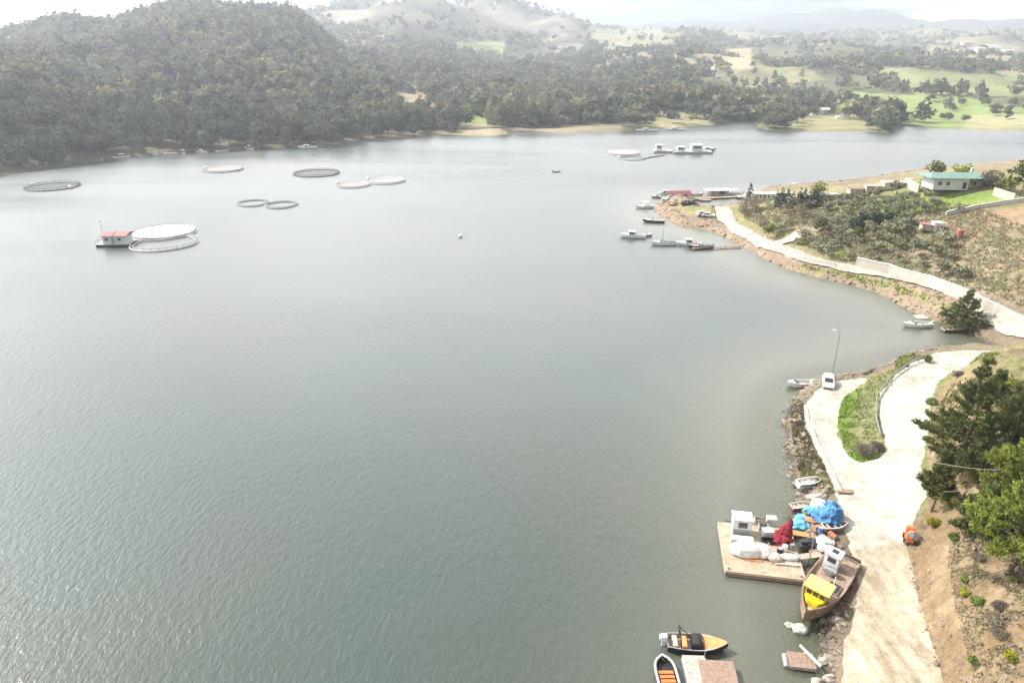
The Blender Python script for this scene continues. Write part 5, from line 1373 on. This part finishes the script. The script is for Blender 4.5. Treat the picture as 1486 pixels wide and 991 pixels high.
hp = [(p[0][0], p[0][1], p[0][2]) for p in hull_sections(4.4, 1.75, .5, rise=.35, sharp=5)[0]]
mb.tube(hp + [(x, -y, z) for x, y, z in hp[::-1]], .11, 8); mb.build('tube_rim', 'tarp_grey', gb)
for x in (.55, .1, -.35): mb = MB(); mb.box((x, 0, .42), (.30, 1.25, .07)); mb.build('bench', 'orange_paint', gb)
d0, d1 = W(1002, 952, .5), W(1003, 1010, .5)
dk = thing('dock', 'pale plank dock between the grey rowing boat and the brown raft', 'dock', (d0.x + .15, d0.y - 3.0, 0), R(-2))
mb = MB()
for k in range(24): mb.box((0, 2.95 - k * .262, .52), (2.0, .245, .07 + .008 * (k % 3)))
mb.build('deck', 'wood_pale', dk)
for x in (-.8, .8):
    mb = MB(); mb.tube([(x, -3.1, .2), (x, 3.0, .2)], .26, 10); mb.build('float', 'pipe_grey', dk)
mb = MB(); mb.tube([(.95, 2.9, .3), (.95, 2.9, 1.3)], .05, 6); mb.build('post', 'metal', dk)
e0 = W(1041, 973, .75)
rf = thing('raft', 'brown box shaped raft at the right of the pale dock', 'raft', (e0.x + .05, e0.y - .1, 0), R(-5))
mb = MB(); mb.box((0, 0, .32), (2.85, 2.3, .62), bev=.04); mb.build('body', 'dark', rf); mb = MB()
for k in range(9): mb.box((0, -1.12 + k * .28, .68), (3.0, .27, .09 + .01 * (k % 2)))
mb.build('deck', 'wood_brown', rf)
q0 = W(1163, 958, .4)
sp2 = thing('raft', 'small tilted brown raft aground in the shallows below the white rock', 'raft', (q0.x, q0.y, .05), R(-8), None, R(4))
mb = MB(); mb.box((0, 0, .2), (2.2, 1.5, .34), bev=.03); mb.build('body', 'wood_grey', sp2)
mb = MB()
for k in range(7): mb.box((-.96 + k * .32, 0, .41), (.30, 1.6, .07 + .008 * (k % 2)))
mb.build('deck', 'wood_brown', sp2)
mb = MB(); mb.tube([(-1.35, -.7, .15), (-1.3, .6, .15)], .24, 10); mb.build('float', 'pipe_grey', sp2)
lg = thing('log', 'white peeled log lying across the small tilted raft', 'log', (q0.x + .85, q0.y + .25, .68), R(112))
mb = MB(); mb.tube([(-1.2, 0, 0), (0, .03, .03), (1.25, 0, .02)], [.14, .13, .10], 8); mb.build('wood', 'bag_white', lg); mb = MB(); mb.tube([(.2, .1, .05), (.35, .45, .2)], [.05, .03], 6); mb.build('branch_stub', 'bag_white', lg)
def rock(label, loc, d, seed, m='rock', name='boulder'):
    mb = MB(); mb.lump((0, 0, .1 * d[2]), d, seed, 3, .35, 1.2, flat_base=False); o = mb.build(name, m); o.location = loc; tag(o, label, 'rock'); return o
rock('whitish boulder standing in the shallows below the yellow boat', W(1160, 914, 0), (1.4, 1.1, 1.0), 31, 'stone_white')
rock('pale submerged looking stone left of the whitish boulder', W(1146, 907, 0), (.9, .7, .4), 33, 'stone')
for i, (u, v, lb) in enumerate([(1196,960,'brown boulder at the water edge beside the tilted raft'),(1204,985,'brown boulder at the bottom of the rocky bank'),(1185,990,'low pale boulder at the bottom of the shoreline'),(1215,900,'boulder on the bank just below the yellow boat')]):
    rock(lb, P(u, v), (1.0 + .2 * (i % 2), .8, .7), 40 + i, 'stone')

# ---------------------------------------------------------------- heaps of gear on the shore
def heap(label, u, v, parts, m, seed, name='net_heap', cat='fishing net', part='net', rz=0):
    r = thing(name, label, cat, P(u, v), rz)
    mb = MB()
    for i, (x, y, z, dx, dy, dz) in enumerate(parts): mb.lump((x, y, z), (dx, dy, dz), seed + i, 4, .32, 2.0)
    mb.build(part, m, r); return r
bn = heap('large heap of blue fishing net with a pole in it', 1204, 757, [(0, .5, .3, 3.0, 2.9, 2.8), (.35, .5, .8, 2.1, 2.2, 2.8), (-.95, .9, .3, 1.6, 1.4, 1.6), (.1, 1.6, .45, 2.1, 1.5, 2.1)], 'blue_net', 50)
mb = MB(); mb.lump((-.6, 1.8, .9), (1.8, 1.5, 1.5), 55, 3, .3, 2); mb.build('float_line', 'bag_white', bn); mb = MB(); mb.tube([(-.3, 1.0, .3), (-.25, 1.0, 3.6)], .045, 6); mb.build('pole', 'dark', bn)
heap('light blue net spread on the rocks beside the large blue heap', 1160, 764, [(0, 0, .2, 2.6, 1.6, 1.1), (.5, .9, .3, 1.6, 1.3, 1.2)], 'cyan_net', 60)
heap('small light blue net bundle above the spread light blue net', 1178, 742, [(0, 0, .2, 2.0, 1.3, .9)], 'cyan_net', 63)
heap('pale grey tarpaulin heap between the blue nets', 1192, 750, [(0, 0, .2, 1.9, 1.5, .8)], 'tarp_grey', 65, 'tarpaulin', 'tarpaulin', 'sheet')
heap('white sacking lying above the large blue heap', 1180, 722, [(0, 0, .1, 1.6, .8, .5), (.9, .2, .1, .9, .7, .5)], 'bag_white', 67, 'sacking', 'sacking', 'cloth')
heap('dark pile of old net between the barge and the shore', 1178, 790, [(0, 0, .1, 2.4, 1.6, .8), (.8, -.8, .1, 1.6, 1.2, .7)], 'dark', 69)
heap('grey green net pile behind the yellow boat', 1196, 785, [(0, 0, .1, 1.8, 1.6, .7), (-.6, -1.2, .1, 1.3, 1.3, .6)], 'tarp_grey', 72)
heap('brown net pile at the road side of the yellow boat stern', 1187, 802, [(0, 0, .1, 1.7, 1.5, .6)], 'hull_brown', 75)
def lying_planks(label, u, v, L_, n, m, rz, name='plank_stack'):
    r = thing(name, label, 'planks', P(u, v) + Vector((0, 0, .1)), rz); g = random.Random(int(u * 3 + v))
    for k in range(n):
        mb = MB(); mb.box((g.uniform(-.25, .25), (k % 4 - 1.5) * .24, .05 + (k // 4) * .08), (L_ * g.uniform(.75, 1), .21, .07), rz=g.uniform(-.1, .1)); mb.build('board', m, r)
    return r
lying_planks('orange brown boards beside the light blue spread net', 1166, 777, 2.7, 7, 'wood_orange', R(-12))
lying_planks('ochre boards between the light blue and dark blue nets', 1182, 757, 2.2, 6, 'wood_orange', R(-25))
lying_planks('scattered ochre boards before the large blue heap', 1192, 763, 1.8, 5, 'wood_orange', R(40))
lying_planks('brown board pile right of the white sacking by the road', 1226, 714, 1.8, 6, 'wood_brown', R(-10))
dg = motorboat('brown wooden dinghy with white rim in front of the blue heap', P(1211, 768) + Vector((0, 0, .15)), R(8), 2.9, 1.2, hm='hull_brown', gm_='white_paint', dm='hull_brown', style='rowing', motor=None, name='dinghy', D=.5)
motorboat('small dark red dinghy at the water edge left of the nets', P(1160, 738) + Vector((0, 0, .12)), R(15), 2.3, 1.1, hm='maroon', gm_='bag_cream', dm='bag_cream', style='rowing', motor=None, name='dinghy', D=.45)
drum('rusty drum lying on the rocks behind the yellow boat', P(1203, 776) + Vector((0, 0, .3)), 'rust', True, .4)
drum('blue drum standing near the rusty drum', P(1190, 775), 'blue_paint')
crate('brown fish crate on the stones right of the dark net pile', 1186, 779, (1.1, .8, .5), 'cardboard', .3, barge_=False)
crate('white fish crate near the stern of the yellow boat', 1203, 790, (.9, .7, .4), 'white_plastic', -.3, barge_=False)
crate('wooden crate under the pale grey tarpaulin heap', 1187, 768, (1.2, .9, .6), 'wood_brown', .1, barge_=False)

# orange machine with a grey drum
mp_ = P(1318, 784)
om_ = thing('concrete_mixer', 'orange red machine with a grey drum at the foot of the bank', 'machine', mp_, R(65)); om_.scale = (.8, .8, .85)
mb = MB(); mb.box((0, 0, .55), (1.7, 1.0, .55), bev=.06); mb.build('chassis', 'orange_paint', om_)
mb = MB(); mb.box((.55, 0, 1.25), (.7, .95, .95), bev=.08); mb.build('engine_cover', 'orange_paint', om_)
mb = MB(); mb.tube([(-.75, -.35, .8), (-.75, -.3, 2.0), (-.75, .3, 2.0), (-.75, .35, .8)], .07, 8); mb.build('frame', 'orange_paint', om_)
mb = MB(); mb.tube([(-.3, -1.05, .75), (-.35, -.75, .9), (-.45, -.1, 1.2), (-.52, .25, 1.4)], [.25, .55, .55, .3], 14); mb.build('drum', 'metal', om_, smooth=False)
for x in (-.6, .6):
    for y in (-.58, .58):
        mb = MB(); mb.tube([(x, y - .08, .32), (x, y + .08, .32)], .32, 14); mb.build('wheel', 'tyre', om_)
mb = MB(); mb.tube([(.9, 0, .5), (1.7, 0, .35)], .05, 6); mb.build('tow_bar', 'orange_paint', om_)

# ---------------------------------------------------------------- cars
def car(label, loc, rz, m='white_paint', group=None, L_=3.9, Wd=1.66):
    r = thing('parked_car', label, 'car', loc, rz, group)
    prof = [(-1.95, .30), (-1.98, .75), (-1.85, .92), (-.95, .95), (.95, .92), (1.7, .80), (1.95, .62), (1.97, .32)]
    secs = []
    for y, k in ((-.83, .96), (-.76, 1.0), (.76, 1.0), (.83, .96)): secs.append([(x * k, y, z) for x, z in prof])
    mb = MB(); mb.loft(secs, closed=True, caps=True); mb.build('body', m, r)
    c0 = [(-1.80, .92), (-1.50, 1.42), (.20, 1.46), (.95, .92)]
    mb = MB(); mb.loft([[(x, y * (1 if z < 1 else .86), z) for x, z in c0] for y in (-.74, .74)], closed=True, caps=True); cab = mb.build('cabin', m, r)
    mb = MB(); mb.loft([[(.98, -.62, .95), (.98, .62, .95)], [(.30, -.55, 1.40), (.30, .55, 1.40)]]); mb.build('windscreen', 'glass', cab)
    mb = MB(); mb.loft([[(-1.80, -.60, .98), (-1.80, .60, .98)], [(-1.54, -.53, 1.38), (-1.54, .53, 1.38)]]); mb.build('rear_window', 'glass', cab)
    for s in (-1, 1):
        mb = MB(); mb.loft([[(-1.5, s * .745, .97), (.70, s * .745, .97)], [(-1.30, s * .662, 1.37), (.12, s * .662, 1.37)]]); mb.build('side_window', 'glass', cab)
        for x in (-1.2, 1.22):
            mb = MB(); mb.tube([(x, s * .64, .31), (x, s * .845, .31)], .31, 16); w_ = mb.build('wheel', 'tyre', r)
            mb = MB(); mb.tube([(x, s * .84, .31), (x, s * .855, .31)], .19, 12); mb.build('rim', 'metal', w_)
        mb = MB(); mb.box((1.86, s * .58, .68), (.12, .32, .16), bev=.03); mb.build('headlight', 'lamp_clear', r)
        mb = MB(); mb.box((-1.93, s * .64, .74), (.08, .22, .2), bev=.02); mb.build('tail_light', 'lamp_red', r)
        mb = MB(); mb.box((.72, s * .87, .98), (.14, .16, .11), bev=.03); mb.build('wing_mirror', m, r)
    mb = MB(); mb.box((1.93, 0, .38), (.1, 1.4, .12)); mb.box((-1.95, 0, .42), (.08, 1.4, .12)); mb.build('bumper', 'dark', r)
    return r
c0 = car('white hatchback parked at the tip of the road by the street lamp', P(1201, 559), R(-112))
copy_tree(c0, P(1019, 313), R(15), 'white car on the point, left one at the end of the lakeside road')
copy_tree(c0, P(1028, 315), R(-20), 'white car on the point, right one at the end of the lakeside road')

# street lamp
lp = P(1206, 550)
sl = thing('street_lamp', 'tall grey street lamp behind the white hatchback', 'street lamp', lp, R(150))
mb = MB(); mb.tube([(0, 0, -.3), (0, 0, 8.0)], [.11, .06], 10); mb.build('pole', 'metal', sl)
mb = MB(); mb.tube([(0, 0, 7.8), (.3, 0, 8.15), (.7, 0, 8.22)], .04, 6); mb.build('arm', 'metal', sl)
mb = MB(); mb.box((.85, 0, 8.22), (.6, .26, .14), bev=.05); mb.build('lamp_head', 'white_paint', sl)
mb = MB(); mb.box((0, 0, .1), (.5, .5, .3)); mb.build('base', 'concrete', sl)

# guard rail of the upper road
def polyline(pxs, step): 
    pts = [P(u, v) for u, v in pxs]; o = [pts[0]]
    for a, b in zip(pts[:-1], pts[1:]):
        n = max(1, int((b - a).length / step))
        for k in range(1, n + 1):
            q = a.lerp(b, k / n); q.z = hz(q.x, q.y); o.append(q)
    return o
gr_pts = polyline([(1276,636),(1269,606),(1271,581),(1289,554),(1319,531),(1346,521.5)], 1.6)
gr = thing('guard_rail', 'grey guard rail along the outer edge of the upper road', 'guard rail', gr_pts[0])
o_ = gr_pts[0]
mb = MB(); mb.loft([[tuple(p - o_ + Vector((0, 0, z))) for z in (.42, .55, .62, .75)] for p in gr_pts]); mb.tube([p - o_ + Vector((0, 0, .75)) for p in gr_pts], .045, 6); mb.build('beam', 'metal', gr)
for i, p in enumerate(gr_pts):
    mb = MB(); mb.box(tuple(p - o_ + Vector((0, 0, .3))), (.10, .10, .9)); mb.build('post', 'metal', gr)
# low stone parapet of the lower road
def wall_along(name, label, cat, pxs, h, th, m, cap=None, step=1.5):
    pts = polyline(pxs, step); o = pts[0]; r = thing(name, label, cat, o)
    n = len(pts); L = []; 
    nrm = []
    for i in range(n):
        d = pts[min(i + 1, n - 1)] - pts[max(i - 1, 0)]; d.z = 0; d.normalize(); nrm.append(Vector((-d.y, d.x, 0)))
    def secs(z0, z1, t): return [[tuple(p - o + q * t / 2 + Vector((0, 0, z0))), tuple(p - o + q * t / 2 + Vector((0, 0, z1 + .05 * math.sin(i * 1.7)))), tuple(p - o - q * t / 2 + Vector((0, 0, z1 + .05 * math.sin(i * 1.7)))), tuple(p - o - q * t / 2 + Vector((0, 0, z0)))] for i, (p, q) in enumerate(zip(pts, nrm))]
    mb = MB(); mb.loft(secs(-.6, h, th), closed=True, caps=True); mb.build('masonry', m, r)
    if cap: mb = MB(); mb.loft([[(a[0], a[1], a[2]) for a in s] for s in secs(h + .02, h + .14, th + .14)], closed=True, caps=True); mb.build('coping', cap, r)
    return r
wall_along('low_parapet', 'low pale kerb wall along the lake side of the lower road', 'parapet', [(1168,590),(1172,612),(1186,645),(1203,680),(1219,714)], .28, .35, 'wall_cream')
wall_along('stone_wall', 'long pale stone retaining wall above the lakeside road', 'wall', [(1242,386),(1290,397),(1345,413),(1372,424),(1402,437),(1440,455),(1478,474),(1510,488)], 2.0, .5, 'wall_pale', 'stone_white')
wall_along('field_wall', 'thin whitish wall between the lawn and the brown field', 'wall', [(1372,313),(1410,305),(1450,298),(1500,290)], 1.1, .4, 'stone_white')
wall_along('garden_wall', 'short cream wall at the right end of the lawn', 'wall', [(1441,283),(1456,288),(1471,292)], 1.9, .4, 'wall_cream')
wall_along('yard_wall', 'cream wall sloping down left of the green roofed house', 'wall', [(1313,269),(1322,275),(1332,280)], 2.2, .4, 'wall_cream')
wall_along('low_parapet', 'short white road wall left of the long stone wall', 'parapet', [(1140,371),(1165,376),(1190,381),(1212,385)], .7, .4, 'stone_white')

# overhead cable on the slope
for lb, a, b in (('pale cable strung from the slender pine to the bright pines, upper one', (1345, 668), (1447, 682)), ('pale cable strung below the upper one across the slope', (1362, 713), (1418, 707))):
    da, db = ray(*a), ray(*b); pa = Vector(da * (P(1351, 740).y / da[1] - 1.2)) + Vector((0, 0, HCAM)); pb = Vector(db * (P(1430, 740).y / db[1] - 2)) + Vector((0, 0, HCAM))
    cbx = thing('cable', lb, 'cable', pa)
    dlt = pb - pa; mb = MB(); mb.tube([dlt * t - Vector((0, 0, .8 * t * (1 - t))) for t in (0, .2, .4, .6, .8, 1)], .02, 6); mb.build('wire', 'wood_grey', cbx)
    mb = MB(); mb.tube([dlt * .99, dlt * 1.05], .10, 8); mb.build('insulator', 'dark', cbx)

# ---------------------------------------------------------------- buildings
def gable(root, w, d, h, rise, over, m, name='roof', hip=0):
    mb = MB(); x, y = w / 2 + over, d / 2 + over
    vs = [(-x, -y, h), (x, -y, h), (x, y, h), (-x, y, h), (-x + hip, 0, h + rise), (x - hip, 0, h + rise), (-x, -y, h + .14), (x, -y, h + .14), (x, y, h + .14), (-x, y, h + .14)]
    mb.add(vs, [(3, 2, 1, 0), (0, 1, 7, 6), (1, 2, 8, 7), (2, 3, 9, 8), (3, 0, 6, 9), (6, 7, 5, 4), (8, 9, 4, 5), (7, 8, 5), (9, 6, 4)])
    return mb.build(name, m, root)
def openings(wall, y, items, m, name, th=.05):
    for x, z, w, h in items:
        mb = MB(); mb.box((x, y, z), (w, th, h)); mb.build(name, m, wall)
p = P(1389, 272); hr = heading(P(1345, 270), P(1425, 271))
hs = thing('house', 'white walled lakeside house with a long green roof', 'house', p - Vector((0, 0, .1)), R(-3))
mb = MB(); mb.box((-4.5, 0, 2.0), (11.5, 8, 4.2)); wl = mb.build('wall', 'plaster', hs)
mb = MB(); mb.box((7.0, .8, 1.7), (11.4, 6, 3.5)); w2 = mb.build('wall', 'wall_pale', hs)
hs.scale = (.78, .78, .72)
r_ = gable(hs, 24.5, 8.6, 4.12, 1.5, .9, 'roof_green', hip=3.0); r_.location.x = .8
openings(wl, -4.03, [(-8.2, 2.2, 1.1, 1.3), (-5.5, 2.2, 1.1, 1.3)], 'glass', 'window'); openings(wl, -4.03, [(.0, 1.5, 1.2, 2.3)], 'dark', 'door')
openings(w2, -2.23, [(4.0, 2.0, 1.4, 1.3), (7.5, 2.0, 1.4, 1.3), (10.6, 2.0, 1.2, 1.3)], 'glass', 'window')
mb = MB()
for x in (2.0, 5.2, 8.5, 12.0): mb.box((x, -4.0, 2.0), (.25, .25, 4.0))
mb.build('porch_posts', 'wood_brown', hs)
mb = MB(); mb.box((4.0, 2.0, 6.2), (.9, .7, 1.4)); mb.build('chimney', 'plaster', r_)
p = P(1352, 334)
sh_ = thing('shed', 'small white shed with a faded red roof at the end of the field wall', 'shed', p - Vector((0, 0, .1)), R(-10)); sh_.scale = (.72, .72, .72)
mb = MB(); mb.box((1.4, 0, 1.4), (3.0, 3.4, 2.9)); w_ = mb.build('wall', 'plaster', sh_); mb = MB(); mb.box((-1.9, .2, 1.0), (3.4, 3.0, 2.0)); mb.build('wall', 'wall_pale', sh_)
mb = MB(); mb.box((1.4, 0, 2.93), (3.3, 3.7, .12)); mb.build('roof', 'plaster', sh_)
mb = MB(); mb.box((-2.1, .1, 2.2), (4.0, 3.6, .12), ry=R(6)); mb.build('roof', 'red_paint', sh_)
openings(w_, -1.72, [(1.2, 1.1, .9, 1.9)], 'wood_grey', 'door'); openings(w_, -1.72, [(2.3, 1.7, .6, .6)], 'glass', 'window')
p = P(1391, 346)
tk = thing('water_tank', 'small dark red tank standing in the brown field', 'tank', p); mb = MB(); mb.tube([(0, 0, 0), (0, 0, 2.1), (0, 0, 2.3)], [.8, .8, .3], 16); mb.build('body', 'red_paint', tk); mb = MB(); mb.tube([(0, 0, 2.28), (0, 0, 2.45)], .2, 10); mb.build('lid', 'dark', tk)
def hut(name, label, p, rz, w, d, h, wm, rm, rise=.6, flat_=False, cat='building', wins=3, over=.3):
    r = thing(name, label, cat, p - Vector((0, 0, .15)), rz); mb = MB(); mb.box((0, 0, h / 2), (w, d, h))
    if name in ('lakeside_building', 'shore_shed'): r.scale = (.72, .72, .72)
    wl = mb.build('wall', wm, r)
    if flat_: mb = MB(); mb.box((0, 0, h + .1), (w + 2 * over, d + 2 * over, .18)); mb.build('roof', rm, r)
    else: gable(r, w, d, h + .02, rise, over, rm)
    k = w / (wins + 1)
    openings(wl, -d / 2 - .02, [(-w / 2 + k * (i + 1), h * .6, k * .45, h * .36) for i in range(wins) if i != wins // 2 or wins == 1], 'glass', 'window')
    openings(wl, -d / 2 - .02, [(-w / 2 + k * (wins // 2 + 1) + (.0 if wins > 1 else k * .6), h * .42, min(1.1, k * .5), h * .8)], 'dark', 'door')
    return r
hut('lakeside_building', 'long white flat roofed building behind the bay of docks', P(1107, 289), R(-4), 11, 5, 3, 'plaster', 'white_paint', flat_=True, wins=5)
hut('lakeside_building', 'low pale building right of the dark cypresses', P(1200, 289), R(-5), 9, 4, 2.2, 'wall_pale', 'stone_white', flat_=True, wins=3)
hut('lakeside_building', 'small pale hut between the cypresses and the white building', P(1134, 287), R(3), 7, 4, 2.6, 'wall_pale', 'stone', flat_=True, wins=2)
hut('shore_shed', 'pink grey shed by the far waterline left of the yard wall', P(1272, 277), R(-8), 9, 4, 2.2, 'wall_pale', 'stone', .6, wins=2)
hut('shore_shed', 'pale shed by the far waterline next to the yard wall', P(1296, 273), R(-10), 8, 4.5, 2.5, 'wall_cream', 'stone_white', .5, wins=2)
hut('shore_shed', 'brown roofed shed by the waterline behind the ochre bushes', P(1246, 280), R(-6), 8, 4, 2.0, 'wall_pale', 'hull_brown', .5, wins=2)
hut('cottage', 'white cottage on the wooded point, left of two', P(1183, 167), R(0), 7.5, 6, 3.6, 'plaster', 'maroon', 1.5)
hut('cottage', 'white cottage on the wooded point, right of two', P(1196, 167), R(4), 6.5, 6, 4.2, 'plaster', 'plaster', 1.2)
tn = thing('tent', 'white ridge tent on the lawn of the wooded point', 'tent', P(1222, 172), R(-14))
mb = MB(); mb.prism([(-3.2, 0), (3.2, 0), (2.6, 1.6), (0, 3.6), (-2.6, 1.6)], -4.5, 4.5, Matrix(((0, 0, 1, 0), (1, 0, 0, 0), (0, 1, 0, 0), (0, 0, 0, 1)))); mb.build('canvas', 'white_paint', tn)
mb = MB(); mb.box((-4.52, 0, 1.0), (.05, 1.4, 2.0)); mb.build('door', 'tarp_grey', tn)
for i, (u, v, lb) in enumerate([(1437,71,'white house of the far hamlet, uppermost one'),(1441,74,'white house of the far hamlet beside the uppermost one'),(1461,79,'long white house of the far hamlet, rightmost'),(1402,66,'pale house of the far hamlet, leftmost'),(1420,77,'pale house of the far hamlet, low in the middle')]):
    hut('hillside_house', lb, P(u, v), R(10 * i - 20), 22 + 4 * (i % 2), 12, 7, 'plaster', 'wall_pale', 3, wins=4, group=None) if False else hut('hillside_house', lb, P(u, v), R(10 * i - 20), 20 + 4 * (i % 2), 12, 6.5, 'plaster', 'wall_pale', 3, wins=3)

# ---------------------------------------------------------------- floating docks of the bay
def raftdock(label, a, b, w, m='wood_grey', name='floating_dock', rail=False):
    pa, pb = W(*a, 0), W(*b, 0); r = thing(name, label, 'dock', (pa + pb) / 2, heading(pa, pb)); L_ = (pb - pa).length
    mb = MB(); mb.box((0, 0, .45), (L_, w, .14)); mb.build('deck', m, r)
    n = max(2, int(L_ / 5))
    for k in range(n):
        mb = MB(); x = -L_ / 2 + L_ * (k + .5) / n; mb.box((x, 0, .15), (1.8, w * .9, .45), bev=.08); mb.build('float', 'dark', r)
    if rail:
        mb = MB()
        for k in range(n * 2 + 1): mb.tube([(-L_ / 2 + L_ * k / (2 * n), w / 2 - .1, .5), (-L_ / 2 + L_ * k / (2 * n), w / 2 - .1, 1.5)], .05, 5)
        mb.tube([(-L_ / 2, w / 2 - .1, 1.5), (L_ / 2, w / 2 - .1, 1.5)], .05, 5); mb.build('railing', 'metal', r)
    return r
raftdock('long brown floating dock across the mouth of the bay', (1000, 290.5), (1046, 287.5), 4.0, 'wood_brown', rail=True)
raftdock('dark floating dock right of the white houseboat', (1046, 288), (1085, 285.5), 3.0, 'wood_grey', rail=True)
raftdock('pale floating dock left of the maroon roofed shed', (952, 287), (975, 283), 5.0, 'wood_pale')
raftdock('far thin floating dock behind the cypresses', (1112, 277), (1165, 275), 3.0, 'wood_grey')
raftdock('far thin floating dock right of the yellow green tree', (1200, 273), (1262, 269), 3.0, 'wood_grey')
ms = thing('boathouse', 'boathouse with a maroon roof at the tip of the point', 'boathouse', W(985, 290, 0), R(8)); ms.scale = (.68, .68, .68)
mb = MB(); mb.box((0, 0, .4), (11, 8, .9)); mb.build('pontoon', 'dark', ms); mb = MB(); mb.box((1.0, .5, 2.0), (7, 5, 2.4)); w_ = mb.build('wall', 'tarp_grey', ms)
r_ = gable(ms, 10.5, 6.5, 3.25, 1.5, .5, 'maroon'); openings(w_, -2.03, [(-1, 2.0, 1.2, 1.0), (2.8, 2.0, 1.2, 1.0)], 'glass', 'window'); openings(w_, -2.03, [(1.0, 1.8, 1.2, 1.9)], 'dark', 'door')
hbt = thing('houseboat', 'white roofed houseboat with a dark window between the docks', 'houseboat', W(1041, 285, 0), R(3)); hbt.scale = (.75, .75, .72)
mb = MB(); mb.box((0, 0, .4), (14, 6, .9)); mb.build('pontoon', 'wood_brown', hbt); mb = MB(); mb.box((.5, .3, 2.0), (9, 4.2, 2.3)); w_ = mb.build('wall', 'wall_pale', hbt)
mb = MB(); mb.box((0, .2, 3.28), (13, 5.8, .2)); mb.build('roof', 'plaster', hbt); openings(w_, -1.83, [(1.5, 2.1, 3.0, 1.3)], 'dark', 'window'); openings(w_, -1.83, [(-2.6, 1.9, 1.0, 1.9)], 'wood_grey', 'door')
mb = MB()
for x in (-6, -3, 6): mb.tube([(x, -2.4, .8), (x, -2.4, 3.2)], .07, 6)
mb.build('posts', 'metal', hbt)
for i, (u, v, m_, lb) in enumerate([(968,292,'grey_paint','grey gear heap on the rocks below the maroon boathouse'),(975,297,'cardboard','brown gear heap on the rocks of the point'),(962,285,'bush_g','green net heap on the pale dock of the point'),(996,297,'dark','dark gear heap on the rocks beside the bay')]):
    if m_ == 'bush_g': m_ = 'roof_green'
    heap(lb, u, v, [(0, 0, .3, 4.0, 3.0, 2.2), (2.2, .5, .2, 2.6, 2.2, 1.6)], m_, 90 + i * 3, 'gear_heap', 'gear', 'cover')
